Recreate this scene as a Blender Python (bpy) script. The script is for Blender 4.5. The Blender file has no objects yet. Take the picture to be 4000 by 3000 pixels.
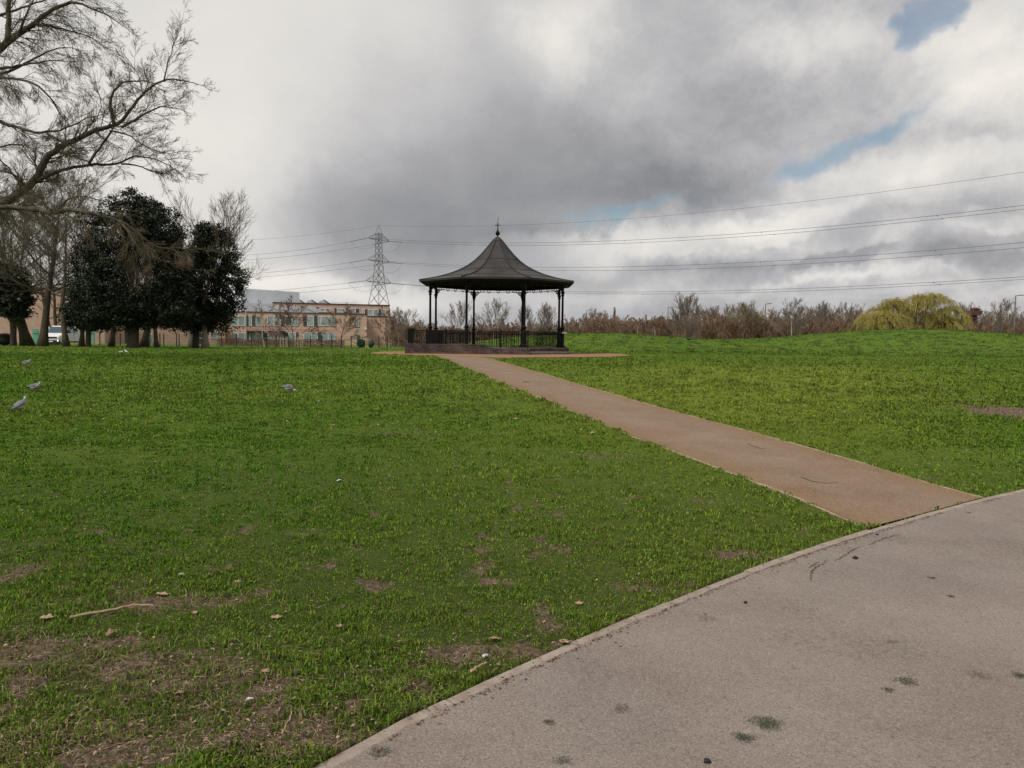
import bpy, math, random
import numpy as np
from mathutils import Vector, Matrix
random.seed(7); np.random.seed(7)
R = math.radians
SC = bpy.context.scene
COL = SC.collection

# ------------------------------------------------------------------ camera
F = 2900.0; PITCH = math.atan(167.0/F); ROLL = R(0.6); EYE = 1.6
cam_d = bpy.data.cameras.new('camera'); cam_d.sensor_width = 36; cam_d.lens = 36*F/4000
cam_d.clip_start = 0.1; cam_d.clip_end = 6000
cam = bpy.data.objects.new('camera', cam_d); COL.objects.link(cam)
CM = Matrix.Rotation(math.pi/2-PITCH, 3, 'X') @ Matrix.Rotation(ROLL, 3, 'Z')
cam.matrix_world = Matrix.Translation((0, 0, EYE)) @ CM.to_4x4()
SC.camera = cam
SC.view_settings.view_transform = 'Standard'; SC.view_settings.look = 'None'
SC.view_settings.exposure = .22; SC.view_settings.gamma = 1
def ray(px, py):
    return CM @ Vector(((px-2000)/F, -(py-1500)/F, -1)).normalized()
def at(px, py, Y):
    d = ray(px, py); t = Y/d.y
    return Vector((d.x*t, Y, EYE+d.z*t))

# ------------------------------------------------------------------ world
SUN_EL, SUN_AZ = R(52), R(-135)     # azimuth from +Y towards +X
W = bpy.data.worlds.new('World'); SC.world = W; W.use_nodes = True
nt = W.node_tree; nt.nodes.clear()
def nd(t, **k):
    n = nt.nodes.new(t)
    for a, b in k.items(): setattr(n, a, b)
    return n
def lk(a, b): nt.links.new(a, b)
def M(op, *a, clamp=False):
    n = nd('ShaderNodeMath', operation=op, use_clamp=clamp)
    for i, v in enumerate(a):
        if isinstance(v, (int, float)): n.inputs[i].default_value = v
        else: lk(v, n.inputs[i])
    return n.outputs[0]
def VM(op, *a):
    n = nd('ShaderNodeVectorMath', operation=op)
    for i, v in enumerate(a):
        if isinstance(v, (tuple, list)): n.inputs[i].default_value = v
        elif isinstance(v, (int, float)): n.inputs['Scale'].default_value = v
        else: lk(v, n.inputs['Scale'] if (op == 'SCALE' and i == 1) else n.inputs[i])
    return n.outputs[0]
def NZ(vec, scale, detail=6, rough=0.55, dist=0.0, col=False, lac=2.0):
    n = nd('ShaderNodeTexNoise'); lk(vec, n.inputs['Vector'])
    n.inputs['Scale'].default_value = scale; n.inputs['Detail'].default_value = detail
    n.inputs['Roughness'].default_value = rough; n.inputs['Distortion'].default_value = dist
    n.inputs['Lacunarity'].default_value = lac
    return n.outputs['Color'] if col else n.outputs['Fac']
def SS(v, a, b):
    n = nd('ShaderNodeMapRange', interpolation_type='SMOOTHSTEP')
    lk(v, n.inputs[0]); n.inputs[1].default_value = a; n.inputs[2].default_value = b
    return n.outputs[0]
tc = nd('ShaderNodeTexCoord'); D0 = tc.outputs['Generated']
# warp the viewing direction so that cloud outlines are ragged
w1 = VM('SUBTRACT', NZ(D0, 3.5, 5, .6, col=True), (.5, .5, .5))
w2 = VM('SUBTRACT', NZ(D0, 14, 6, .65, col=True), (.5, .5, .5))
DW = VM('ADD', D0, VM('ADD', VM('SCALE', w1, .12), VM('SCALE', w2, .055)))
sp = nd('ShaderNodeSeparateXYZ'); lk(DW, sp.inputs[0])
U = M('ARCTAN2', sp.outputs[0], sp.outputs[1]); V = M('ARCSINE', sp.outputs[2])
def blob(px, py, rx, ry, w, ang=0, hard=0):
    d = ray(px, py); u0 = math.atan2(d.x, d.y); v0 = math.asin(d.z)
    rx, ry = rx/F, ry/F; c, s = math.cos(R(ang)), math.sin(R(ang))
    du = M('SUBTRACT', U, u0); dv = M('SUBTRACT', V, v0)
    a = M('MULTIPLY_ADD', du, c/rx, M('MULTIPLY', dv, s/rx))
    b = M('MULTIPLY_ADD', du, -s/ry, M('MULTIPLY', dv, c/ry))
    q = M('ADD', M('MULTIPLY', a, a), M('MULTIPLY', b, b))
    if hard: g = SS(q, 1+hard, 1-hard)
    else: g = M('EXPONENT', M('MULTIPLY', q, -1.0))
    return M('MULTIPLY', g, w)
def total(bl):
    s = bl[0]
    for b in bl[1:]: s = M('ADD', s, b)
    return s
# brightness of the cloud layer: positive = brighter
BR = total([
    blob(450, 420, 850, 700, .34), blob(1450, 60, 700, 260, .18), blob(930, 720, 280, 300, .14),
    blob(300, 1050, 700, 350, .12),
    blob(1950, 720, 800, 200, -.17, 6), blob(1500, 900, 560, 170, -.20, -8), blob(2500, 790, 560, 120, -.17, 4),
    blob(2120, 480, 360, 130, -.06), blob(2780, 770, 260, 80, -.10),
    blob(2230, 120, 150, 170, .30), blob(3170, 190, 260, 110, .22), blob(2550, 330, 450, 120, .04),
    blob(3880, 260, 280, 280, .30), blob(3960, 420, 160, 90, .10, 0, .6), blob(3780, 120, 140, 90, .10, 30, .6), blob(3900, 560, 330, 60, -.12), blob(3450, 650, 450, 70, .16),
    blob(2560, 950, 420, 60, .20), blob(3050, 870, 330, 80, .22, 12), blob(2350, 985, 200, 60, .20), blob(3080, 905, 300, 60, .13, 8, .5), blob(2680, 1010, 230, 34, .10, 0, .6), blob(3920, 880, 130, 40, .13, 0, .5), blob(3700, 650, 300, 40, .05, 0, .5), blob(3500, 760, 480, 90, .14),
    blob(3330, 1062, 200, 26, -.16, 6, .5), blob(2900, 1085, 420, 26, -.10, 4), blob(3850, 1050, 170, 40, -.10, 0, .6), blob(3830, 930, 120, 30, .12),
    blob(3560, 975, 130, 50, .20, 20), blob(3380, 1130, 380, 20, .26, 4), blob(3900, 1170, 300, 40, .14),
    blob(1400, 1140, 480, 60, .24), blob(1650, 1110, 160, 40, .14), blob(1000, 1150, 300, 60, .16), blob(2450, 1180, 700, 50, .12),
    blob(2100, 925, 260, 24, -.12), blob(2700, 1040, 400, 30, .12)])
BLUE = total([
    blob(3610, 40, 125, 85, 1.05, 35, .8), blob(3430, 140, 110, 70, .5), blob(3500, 450, 110, 110, .6),
    blob(3330, 575, 290, 44, .88, 24), blob(3120, 640, 130, 70, .65), blob(2500, 845, 260, 28, .85, 6),
    blob(2320, 905, 140, 34, .6), blob(2640, 720, 70, 70, .4),
    blob(3350, 780, 120, 70, .5), blob(3480, 940, 180, 34, .5), blob(2380, 880, 60, 40, .3)])
spd = nd('ShaderNodeSeparateXYZ'); lk(D0, spd.inputs[0])
pz = M('ADD', M('MAXIMUM', spd.outputs[2], 0.0), .16)
cmb = nd('ShaderNodeCombineXYZ')
lk(M('DIVIDE', spd.outputs[0], pz), cmb.inputs[0]); lk(M('DIVIDE', spd.outputs[1], pz), cmb.inputs[1])
PL = cmb.outputs[0]
n1 = M('SUBTRACT', NZ(PL, 1.3, 9, .6, .35), .5)
n2 = M('SUBTRACT', NZ(D0, 5.0, 10, .62, .3), .5)
n3 = M('SUBTRACT', NZ(DW, 17.0, 6, .65, .2), .5)
side = SS(U, -.08, .38)           # the left of the sky is smoother, the right is broken cloud
amp = M('MULTIPLY_ADD', side, 1.05, .30)
tex = M('MULTIPLY', M('ADD', M('ADD', M('MULTIPLY', n1, .38), M('MULTIPLY', n2, .60)), M('MULTIPLY', n3, .26)), amp)
# unseen sky brightened at the sides and behind for added light, dimmed overhead
OVER = M('MAXIMUM', SS(M('ABSOLUTE', spd.outputs[0]), .50, .85), SS(spd.outputs[1], -.30, -.75))
B = M('ADD', M('ADD', M('ADD', BR, tex), M('MULTIPLY_ADD', side, .02, .52)), M('ADD', M('MULTIPLY', OVER, .30), M('MULTIPLY', SS(spd.outputs[2], .60, .85), -.06)))
cr = nd('ShaderNodeValToRGB'); lk(B, cr.inputs[0]); e = cr.color_ramp.elements
e[0].position = .05; e[0].color = (.16, .175, .20, 1)
e[1].position = 1.0; e[1].color = (.88, .84, .78, 1)
for p, c in ((.25, (.262, .268, .282, 1)), (.42, (.375, .375, .388, 1)), (.58, (.50, .495, .505, 1)), (.76, (.69, .675, .655, 1))):
    q = e.new(p); q.color = c
sky = nd('ShaderNodeTexSky', sky_type='NISHITA'); sky.sun_disc = False
sky.sun_elevation = SUN_EL; sky.sun_rotation = SUN_AZ; sky.air_density = 1.6; sky.dust_density = 1.2
skyc = VM('MULTIPLY', VM('SCALE', sky.outputs[0], .10), (.60, .74, .86))
hole = SS(M('ADD', BLUE, M('MULTIPLY', M('ADD', n2, n3), 1.3)), .25, 1.25)
mx = nd('ShaderNodeMix', data_type='RGBA'); lk(M('MULTIPLY', hole, .66), mx.inputs[0])
lk(cr.outputs[0], mx.inputs[6]); lk(skyc, mx.inputs[7])
bg = nd('ShaderNodeBackground'); lk(mx.outputs[2], bg.inputs[0]); bg.inputs[1].default_value = .86
wo = nd('ShaderNodeOutputWorld'); lk(bg.outputs[0], wo.inputs[0])

# ------------------------------------------------------------------ sun
sl = bpy.data.lights.new('sun', 'SUN'); sl.energy = 3.2; sl.angle = R(16); sl.color = (1, .95, .87)
so = bpy.data.objects.new('sun', sl); COL.objects.link(so)
sdir = Vector((math.sin(SUN_AZ)*math.cos(SUN_EL), math.cos(SUN_AZ)*math.cos(SUN_EL), math.sin(SUN_EL)))
so.rotation_euler = (-sdir).to_track_quat('-Z', 'Y').to_euler(); so.location = (0, 0, 40)

# ------------------------------------------------------------------ helpers
def tag(o, label=None, cat=None, group=None, kind=None):
    if label: o['label'] = label
    if cat: o['category'] = cat
    if group: o['group'] = group
    if kind: o['kind'] = kind
    return o
def empty(name, loc=(0, 0, 0), rz=0, **k):
    o = bpy.data.objects.new(name, None); COL.objects.link(o); o.empty_display_size = .2
    o.location = loc; o.rotation_euler = (0, 0, rz); tag(o, **k); return o
class MB:
    def __init__(s): s.v = []; s.f = []; s.m = []; s.mi = 0
    def add(s, vs, fs):
        b = len(s.v); s.v += [tuple(v) for v in vs]; s.f += [tuple(i+b for i in f) for f in fs]; s.m += [s.mi]*len(fs)
    def box(s, x0, x1, y0, y1, z0, z1):
        s.add([(x0, y0, z0), (x1, y0, z0), (x1, y1, z0), (x0, y1, z0), (x0, y0, z1), (x1, y0, z1), (x1, y1, z1), (x0, y1, z1)],
              [(3, 2, 1, 0), (4, 5, 6, 7), (0, 1, 5, 4), (1, 2, 6, 5), (2, 3, 7, 6), (3, 0, 4, 7)])
    def bar(s, a, b, w, h=None):
        a, b = Vector(a), Vector(b); h = h or w; d = (b-a).normalized()
        up = Vector((0, 0, 1)) if abs(d.z) < .95 else Vector((0, 1, 0))
        sx = d.cross(up).normalized()*w/2; sy = sx.cross(d).normalized()*h/2
        vs = [p+i*sx+j*sy for p in (a, b) for i, j in ((-1, -1), (1, -1), (1, 1), (-1, 1))]
        s.add(vs, [(0, 1, 2, 3), (7, 6, 5, 4), (0, 4, 5, 1), (1, 5, 6, 2), (2, 6, 7, 3), (3, 7, 4, 0)])
    def tube(s, pts, rad, n=8, cap=True, sq=1.0):
        pts = [Vector(p) for p in pts]
        if not hasattr(rad, '__len__'): rad = [rad]*len(pts)
        vs = []; up = None
        for i, p in enumerate(pts):
            d = (pts[min(i+1, len(pts)-1)]-pts[max(i-1, 0)]).normalized()
            if up is None: up = Vector((0, 0, 1)) if abs(d.z) < .9 else Vector((1, 0, 0))
            sx = d.cross(up)
            if sx.length < 1e-5: sx = d.cross(Vector((.3, .5, .8)))
            sx.normalize(); sy = sx.cross(d).normalized(); up = sy
            for k in range(n):
                t = 2*math.pi*k/n; vs.append(p+sx*math.cos(t)*rad[i]+sy*math.sin(t)*rad[i]*sq)
        fs = [(i*n+k, i*n+(k+1) % n, (i+1)*n+(k+1) % n, (i+1)*n+k) for i in range(len(pts)-1) for k in range(n)]
        if cap: fs += [tuple(range(n-1, -1, -1)), tuple((len(pts)-1)*n+k for k in range(n))]
        s.add(vs, fs)
    def lathe(s, prof, n=16, c=(0, 0), z0=0, rot=0):
        vs = [(c[0]+r*math.cos(2*math.pi*k/n+rot), c[1]+r*math.sin(2*math.pi*k/n+rot), z0+z) for r, z in prof for k in range(n)]
        m = len(prof)
        fs = [(i*n+k, i*n+(k+1) % n, (i+1)*n+(k+1) % n, (i+1)*n+k) for i in range(m-1) for k in range(n)]
        fs += [tuple(range(n-1, -1, -1)), tuple((m-1)*n+k for k in range(n))]
        s.add(vs, fs)
    def prism(s, poly, y0, y1):      # poly in (x,z), extruded in y
        n = len(poly)
        vs = [(x, y0, z) for x, z in poly]+[(x, y1, z) for x, z in poly]
        s.add(vs, [tuple(range(n)), tuple(range(2*n-1, n-1, -1))]+[(i, i+n, (i+1) % n+n, (i+1) % n) for i in range(n)])
    def build(s, name, mats, parent=None, smooth=False, **k):
        me = bpy.data.meshes.new(name); me.from_pydata(s.v, [], s.f)
        if not isinstance(mats, (list, tuple)): mats = [mats]
        for m in mats: me.materials.append(m)
        if len(mats) > 1: me.polygons.foreach_set('material_index', s.m)
        if smooth: me.polygons.foreach_set('use_smooth', [True]*len(s.f))
        me.update(); o = bpy.data.objects.new(name, me); COL.objects.link(o)
        if parent is not None: o.parent = parent
        tag(o, **k); return o
def np_mesh(name, verts, loops, sizes, mats, parent=None, smooth=False, attrs=None, **k):
    me = bpy.data.meshes.new(name)
    verts = np.asarray(verts, np.float32); loops = np.asarray(loops, np.int32).ravel(); sizes = np.asarray(sizes, np.int32)
    me.vertices.add(len(verts)); me.vertices.foreach_set('co', verts.ravel())
    me.loops.add(len(loops)); me.loops.foreach_set('vertex_index', loops)
    me.polygons.add(len(sizes)); st = np.zeros(len(sizes), np.int32); st[1:] = np.cumsum(sizes)[:-1]
    me.polygons.foreach_set('loop_start', st); me.polygons.foreach_set('loop_total', sizes)
    if smooth: me.polygons.foreach_set('use_smooth', np.ones(len(sizes), bool))
    for an, (ty, arr) in (attrs or {}).items():
        a = me.attributes.new(an, ty, 'POINT')
        a.data.foreach_set('color' if ty == 'FLOAT_COLOR' else 'value', np.asarray(arr, np.float32).ravel())
    if not isinstance(mats, (list, tuple)): mats = [mats]
    for m in mats: me.materials.append(m)
    me.update(calc_edges=True); me.validate()
    o = bpy.data.objects.new(name, me); COL.objects.link(o)
    if parent is not None: o.parent = parent
    tag(o, **k); return o
def copy_tree(o, parent=None):
    c = o.copy(); COL.objects.link(c)
    if parent is not None: c.parent = parent
    for ch in list(o.children): copy_tree(ch, c)
    return c
# materials -------------------------------------------------------------
def mat(name, c1, c2=None, scale=4, rough=.8, bump=0, bscale=None, metal=0, spec=.3, detail=6, contrast=(.35, .65), vec='Object', stretch=None, attr=None):
    m = bpy.data.materials.new(name); m.use_nodes = True; t = m.node_tree; N = t.nodes; L = t.links
    b = N['Principled BSDF']; b.inputs['Roughness'].default_value = rough; b.inputs['Metallic'].default_value = metal
    b.inputs['Specular IOR Level'].default_value = spec
    b.inputs['Base Color'].default_value = (*c1, 1)
    tcn = N.new('ShaderNodeTexCoord'); v = tcn.outputs[vec]
    if stretch:
        mp = N.new('ShaderNodeMapping'); L.new(v, mp.inputs[0]); mp.inputs['Scale'].default_value = stretch; v = mp.outputs[0]
    if c2:
        n = N.new('ShaderNodeTexNoise'); L.new(v, n.inputs['Vector']); n.inputs['Scale'].default_value = scale
        n.inputs['Detail'].default_value = detail; n.inputs['Roughness'].default_value = .6
        r = N.new('ShaderNodeValToRGB'); r.color_ramp.elements[0].position = contrast[0]; r.color_ramp.elements[1].position = contrast[1]
        r.color_ramp.elements[0].color = (*c1, 1); r.color_ramp.elements[1].color = (*c2, 1)
        L.new(n.outputs['Fac'], r.inputs[0]); L.new(r.outputs[0], b.inputs['Base Color'])
    if attr:
        a = N.new('ShaderNodeAttribute'); a.attribute_name = attr; L.new(a.outputs['Color'], b.inputs['Base Color'])
    if bump:
        n = N.new('ShaderNodeTexNoise'); L.new(v, n.inputs['Vector']); n.inputs['Scale'].default_value = bscale or scale*4
        n.inputs['Detail'].default_value = 5
        bp = N.new('ShaderNodeBump'); bp.inputs['Strength'].default_value = 1; bp.inputs['Distance'].default_value = bump
        L.new(n.outputs['Fac'], bp.inputs['Height']); L.new(bp.outputs[0], b.inputs['Normal'])
    return m
def brick_mat(name, c1, c2, mortar, bw=.225, bh=.075, var=.5, rough=.85):
    m = bpy.data.materials.new(name); m.use_nodes = True; t = m.node_tree; N = t.nodes; L = t.links
    b = N['Principled BSDF']; b.inputs['Roughness'].default_value = rough; b.inputs['Specular IOR Level'].default_value = .2
    tcn = N.new('ShaderNodeTexCoord'); g = N.new('ShaderNodeNewGeometry')
    sx = N.new('ShaderNodeSeparateXYZ'); L.new(tcn.outputs['Object'], sx.inputs[0])
    ad = N.new('ShaderNodeMath'); ad.operation = 'ADD'; L.new(sx.outputs[0], ad.inputs[0]); L.new(sx.outputs[1], ad.inputs[1])
    cb = N.new('ShaderNodeCombineXYZ'); L.new(ad.outputs[0], cb.inputs[0]); L.new(sx.outputs[2], cb.inputs[1])
    br = N.new('ShaderNodeTexBrick'); L.new(cb.outputs[0], br.inputs['Vector'])
    br.inputs['Scale'].default_value = 1; br.inputs['Brick Width'].default_value = bw; br.inputs['Row Height'].default_value = bh
    br.inputs['Mortar Size'].default_value = .008; br.inputs['Color1'].default_value = (*c1, 1); br.inputs['Color2'].default_value = (*c2, 1)
    br.inputs['Mortar'].default_value = (*mortar, 1)
    n = N.new('ShaderNodeTexNoise'); L.new(tcn.outputs['Object'], n.inputs['Vector']); n.inputs['Scale'].default_value = 1.3; n.inputs['Detail'].default_value = 8
    mr = N.new('ShaderNodeMapRange'); L.new(n.outputs['Fac'], mr.inputs[0]); mr.inputs[1].default_value = .3; mr.inputs[2].default_value = .7
    mr.inputs[3].default_value = 1-var*.5; mr.inputs[4].default_value = 1+var*.5
    mu = N.new('ShaderNodeVectorMath'); mu.operation = 'SCALE'; L.new(br.outputs[0], mu.inputs[0]); L.new(mr.outputs[0], mu.inputs['Scale'])
    L.new(mu.outputs[0], b.inputs['Base Color'])
    bp = N.new('ShaderNodeBump'); bp.inputs['Distance'].default_value = .006; L.new(br.outputs['Fac'], bp.inputs['Height']); bp.invert = True
    L.new(bp.outputs[0], b.inputs['Normal'])
    return m
# numpy noise -----------------------------------------------------------
def vnoise(x, y, seed=0):
    xi = np.floor(x).astype(np.int64); yi = np.floor(y).astype(np.int64); fx = x-xi; fy = y-yi
    fx = fx*fx*(3-2*fx); fy = fy*fy*(3-2*fy)
    def h(a, b):
        n = (a*374761393+b*668265263+seed*982451653) & 0x7fffffff
        n = ((n ^ (n >> 13))*1274126177) & 0x7fffffff
        return ((n ^ (n >> 16)) & 0xffff)/65535.0
    return (h(xi, yi)*(1-fx)+h(xi+1, yi)*fx)*(1-fy)+(h(xi, yi+1)*(1-fx)+h(xi+1, yi+1)*fx)*fy
def fbm(x, y, sc, seed=0, o=4):
    s = 0; a = .5; t = 0
    for i in range(o):
        s = s+a*vnoise(x*sc+17.3*i, y*sc-9.1*i, seed+i); t += a; a *= .55; sc *= 2.03
    return s/t
def sstep(x, a, b):
    t = np.clip((np.asarray(x, float)-a)/(b-a), 0, 1); return t*t*(3-2*t)

# ------------------------------------------------------------------ terrain
SKX = [-900, 850, 1550, 1830, 2020, 2200, 2290, 2450, 2600, 2800, 3000, 3150, 3300, 3400, 3550, 3700, 3850, 4000, 4400, 5200]
SKY = [1358, 1352, 1350, 1336, 1315, 1304, 1301, 1303, 1314, 1327, 1320, 1307, 1295, 1289, 1285, 1288, 1297, 1307, 1330, 1372]
RIDGE_Y = 88.0
_u = []; _z = []
for a, b in zip(SKX, SKY):
    p = at(a, b, RIDGE_Y); _u.append(p.x/RIDGE_Y); _z.append(p.z)
_z[0] = _z[1] = _z[2] = .5
def base(y):
    return .78*sstep(y, 4, 36)-.23*sstep(y, 56, 92)-.08*sstep(y, 100, 150)
def height(x, y):
    x = np.asarray(x, float); y = np.asarray(y, float)
    u = x/np.maximum(y, 8.0)
    rz = np.interp(u, _u, _z); k = 6
    rz = (rz+np.interp(u-.012, _u, _z)+np.interp(u+.012, _u, _z))/3
    b = base(y)
    bump = sstep(y, 56, RIDGE_Y)*(1-sstep(y, RIDGE_Y, 128))
    lump = (fbm(x, y, .35, 3, 3)-.5)*.07*sstep(y, 8, 20)*(1-.9*np.exp(-((x+1)**2+(y-49)**2)/90))
    return b+bump*np.maximum(rz-b, 0)+lump
def ground(px, py):
    d = ray(px, py); t = .5; last = .5
    while t < 400:
        p = Vector((0, 0, EYE))+d*t
        if p.z < float(height(p.x, p.y)): break
        last = t; t *= 1.01
    lo, hi = last, t
    for _ in range(25):
        m = (lo+hi)/2; p = Vector((0, 0, EYE))+d*m
        if p.z < float(height(p.x, p.y)): hi = m
        else: lo = m
    p = Vector((0, 0, EYE))+d*hi
    return Vector((p.x, p.y, float(height(p.x, p.y))))
def gz(x, y): return float(height(x, y))

# paths ------------------------------------------------------------------
KERB_PX = [(100, 3800), (650, 3270), (1141, 3000), (1208, 2959), (1309, 2921), (1404, 2878), (1534, 2815), (1724, 2729), (1914, 2636), (2022, 2593),
           (2131, 2547), (2293, 2480), (2531, 2376), (2800, 2266), (2908, 2225), (3044, 2177), (3153, 2143), (3288, 2101), (3386, 2068), (3505, 2034),
           (3614, 2004), (3722, 1977), (3831, 1948), (4000, 1909), (4300, 1848), (4800, 1765), (5600, 1672), (6600, 1600)]
GL_PX = [(3391, 2062), (3212, 1982), (3125, 1944), (2990, 1898), (2800, 1825), (2640, 1766), (2495, 1711), (2373, 1660), (2210, 1593), (2117, 1556), (1987, 1507), (1885, 1463),
         (1803, 1430), (1742, 1404), (1704, 1389)]
GR_PX = [(3836, 1945), (3668, 1903), (3505, 1852), (3370, 1810), (3180, 1758), (3017, 1711), (2750, 1639), (2500, 1571), (2414, 1546), (2292, 1512), (2210, 1487), (2088, 1451),
         (2007, 1428), (1946, 1411), (1889, 1396)]
def resample(P, n):
    P = np.array([[p[0], p[1]] for p in P]); s = np.r_[0, np.cumsum(np.hypot(*np.diff(P, axis=0).T))]
    t = np.linspace(0, s[-1], n); Q = np.c_[np.interp(t, s, P[:, 0]), np.interp(t, s, P[:, 1])]
    w = max(1, n//60)
    for _ in range(3):
        Q[w:-w] = (Q[:-2*w]+Q[2*w:]+2*Q[w:-w])/4
    return Q
KERB = resample([ground(*p) for p in KERB_PX], 500)
GL = resample([ground(*p) for p in GL_PX], 160); GR = resample([ground(*p) for p in GR_PX], 160)
def normals(Q):
    d = np.gradient(Q, axis=0); d /= np.hypot(d[:, 0], d[:, 1])[:, None]+1e-9
    return np.c_[d[:, 1], -d[:, 0]]          # to the right of travel
KN = normals(KERB)
APR = [ground(*p) for p in ((1704, 1389), (1889, 1397), (2000, 1399), (2200, 1398), (2380, 1396), (2460, 1391), (2440, 1386))]
APR = [(p.x, p.y) for p in APR]+[(7.3, 52.5), (4, 56), (-6, 56), (-8.9, 50), (-8.6, 45)]+[(ground(1480, 1384).x, ground(1480, 1384).y), (ground(1590, 1387).x, ground(1590, 1387).y)]
# far edge of the wide path (outside the frame)
FAR = KERB+KN*5.5
WIDE_POLY = np.vstack([KERB+KN*.0, FAR[::-1]])
GRAV_POLY = np.vstack([GL, GR[::-1]])
APR_POLY = np.array(APR)
def inside(poly, x, y):
    x = np.asarray(x); y = np.asarray(y); r = np.zeros(x.shape, bool); n = len(poly); step = 1
    px, py = poly[:, 0], poly[:, 1]; j = n-1
    for i in range(n):
        c = ((py[i] > y) != (py[j] > y))
        if c.any():
            xx = (px[j]-px[i])*(y-py[i])/(py[j]-py[i]+1e-12)+px[i]
            r ^= c & (x < xx)
        j = i
    return r
WP = np.vstack([KERB[::6], (KERB+KN*5.5)[::-6]])
GP = np.vstack([GL[::4], GL[-1:], GR[::-4], GR[:1]])
def on_path(x, y): return inside(WP, x, y) | inside(GP, x, y) | inside(APR_POLY, x, y)

def bareness(x, y):
    d = np.hypot(x, y)
    n = fbm(x, y, .9, 11, 4); f = fbm(x, y, 4.5, 23, 4)
    b = sstep(n*.4+f*.6, .54, .68)*(1-sstep(d, 4, 11))*.70 + sstep(f, .68, .82)*.35*(1-sstep(d, 10, 30))
    for px, py, rx, ry, w in BARE:
        b = b+w*np.exp(-(((x-px)/rx)**2+((y-py)/ry)**2))*(.55+.9*f)
    # trodden strip by the kerb
    return np.clip(b, 0, 1)
def tussock(x, y):
    return sstep(.55*fbm(x, y*1.5, .95, 131, 4)+.45*fbm(x, y, 3.1, 141, 3), .505, .60)*(.35*sstep(y, 9, 18)+.65*sstep(y, 48, 66))
def yellowing(x, y):
    u = x/np.maximum(y, 3); return np.clip(1.25*np.exp(-(((u-.33)/.30)**2+((y-21)/10)**2))*(.45+1.1*fbm(x, y, .35, 151, 3)), 0, 1)
def bspot(px, py, rx, ry, w):
    p = ground(px, py); return (p.x, p.y, rx, ry, w)
BARE = [bspot(220, 2920, .36, .20, .75), bspot(650, 2620, .5, .25, .8), bspot(90, 2540, .4, .2, .8), bspot(620, 2350, .55, .16, .7), bspot(2880, 2170, .22, .12, 1.0),
        bspot(1850, 2560, .3, .15, .7), bspot(2490, 2290, .3, .1, .6), bspot(760, 2760, .3, .2, .5), bspot(1150, 2900, .35, .15, .9),
        bspot(3995, 1612, .95, 1.0, 1.7), bspot(2350, 1785, .6, .3, .5), bspot(1560, 1690, .9, .5, .4), bspot(2180, 1402, 2.0, .8, .7)]

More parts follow.
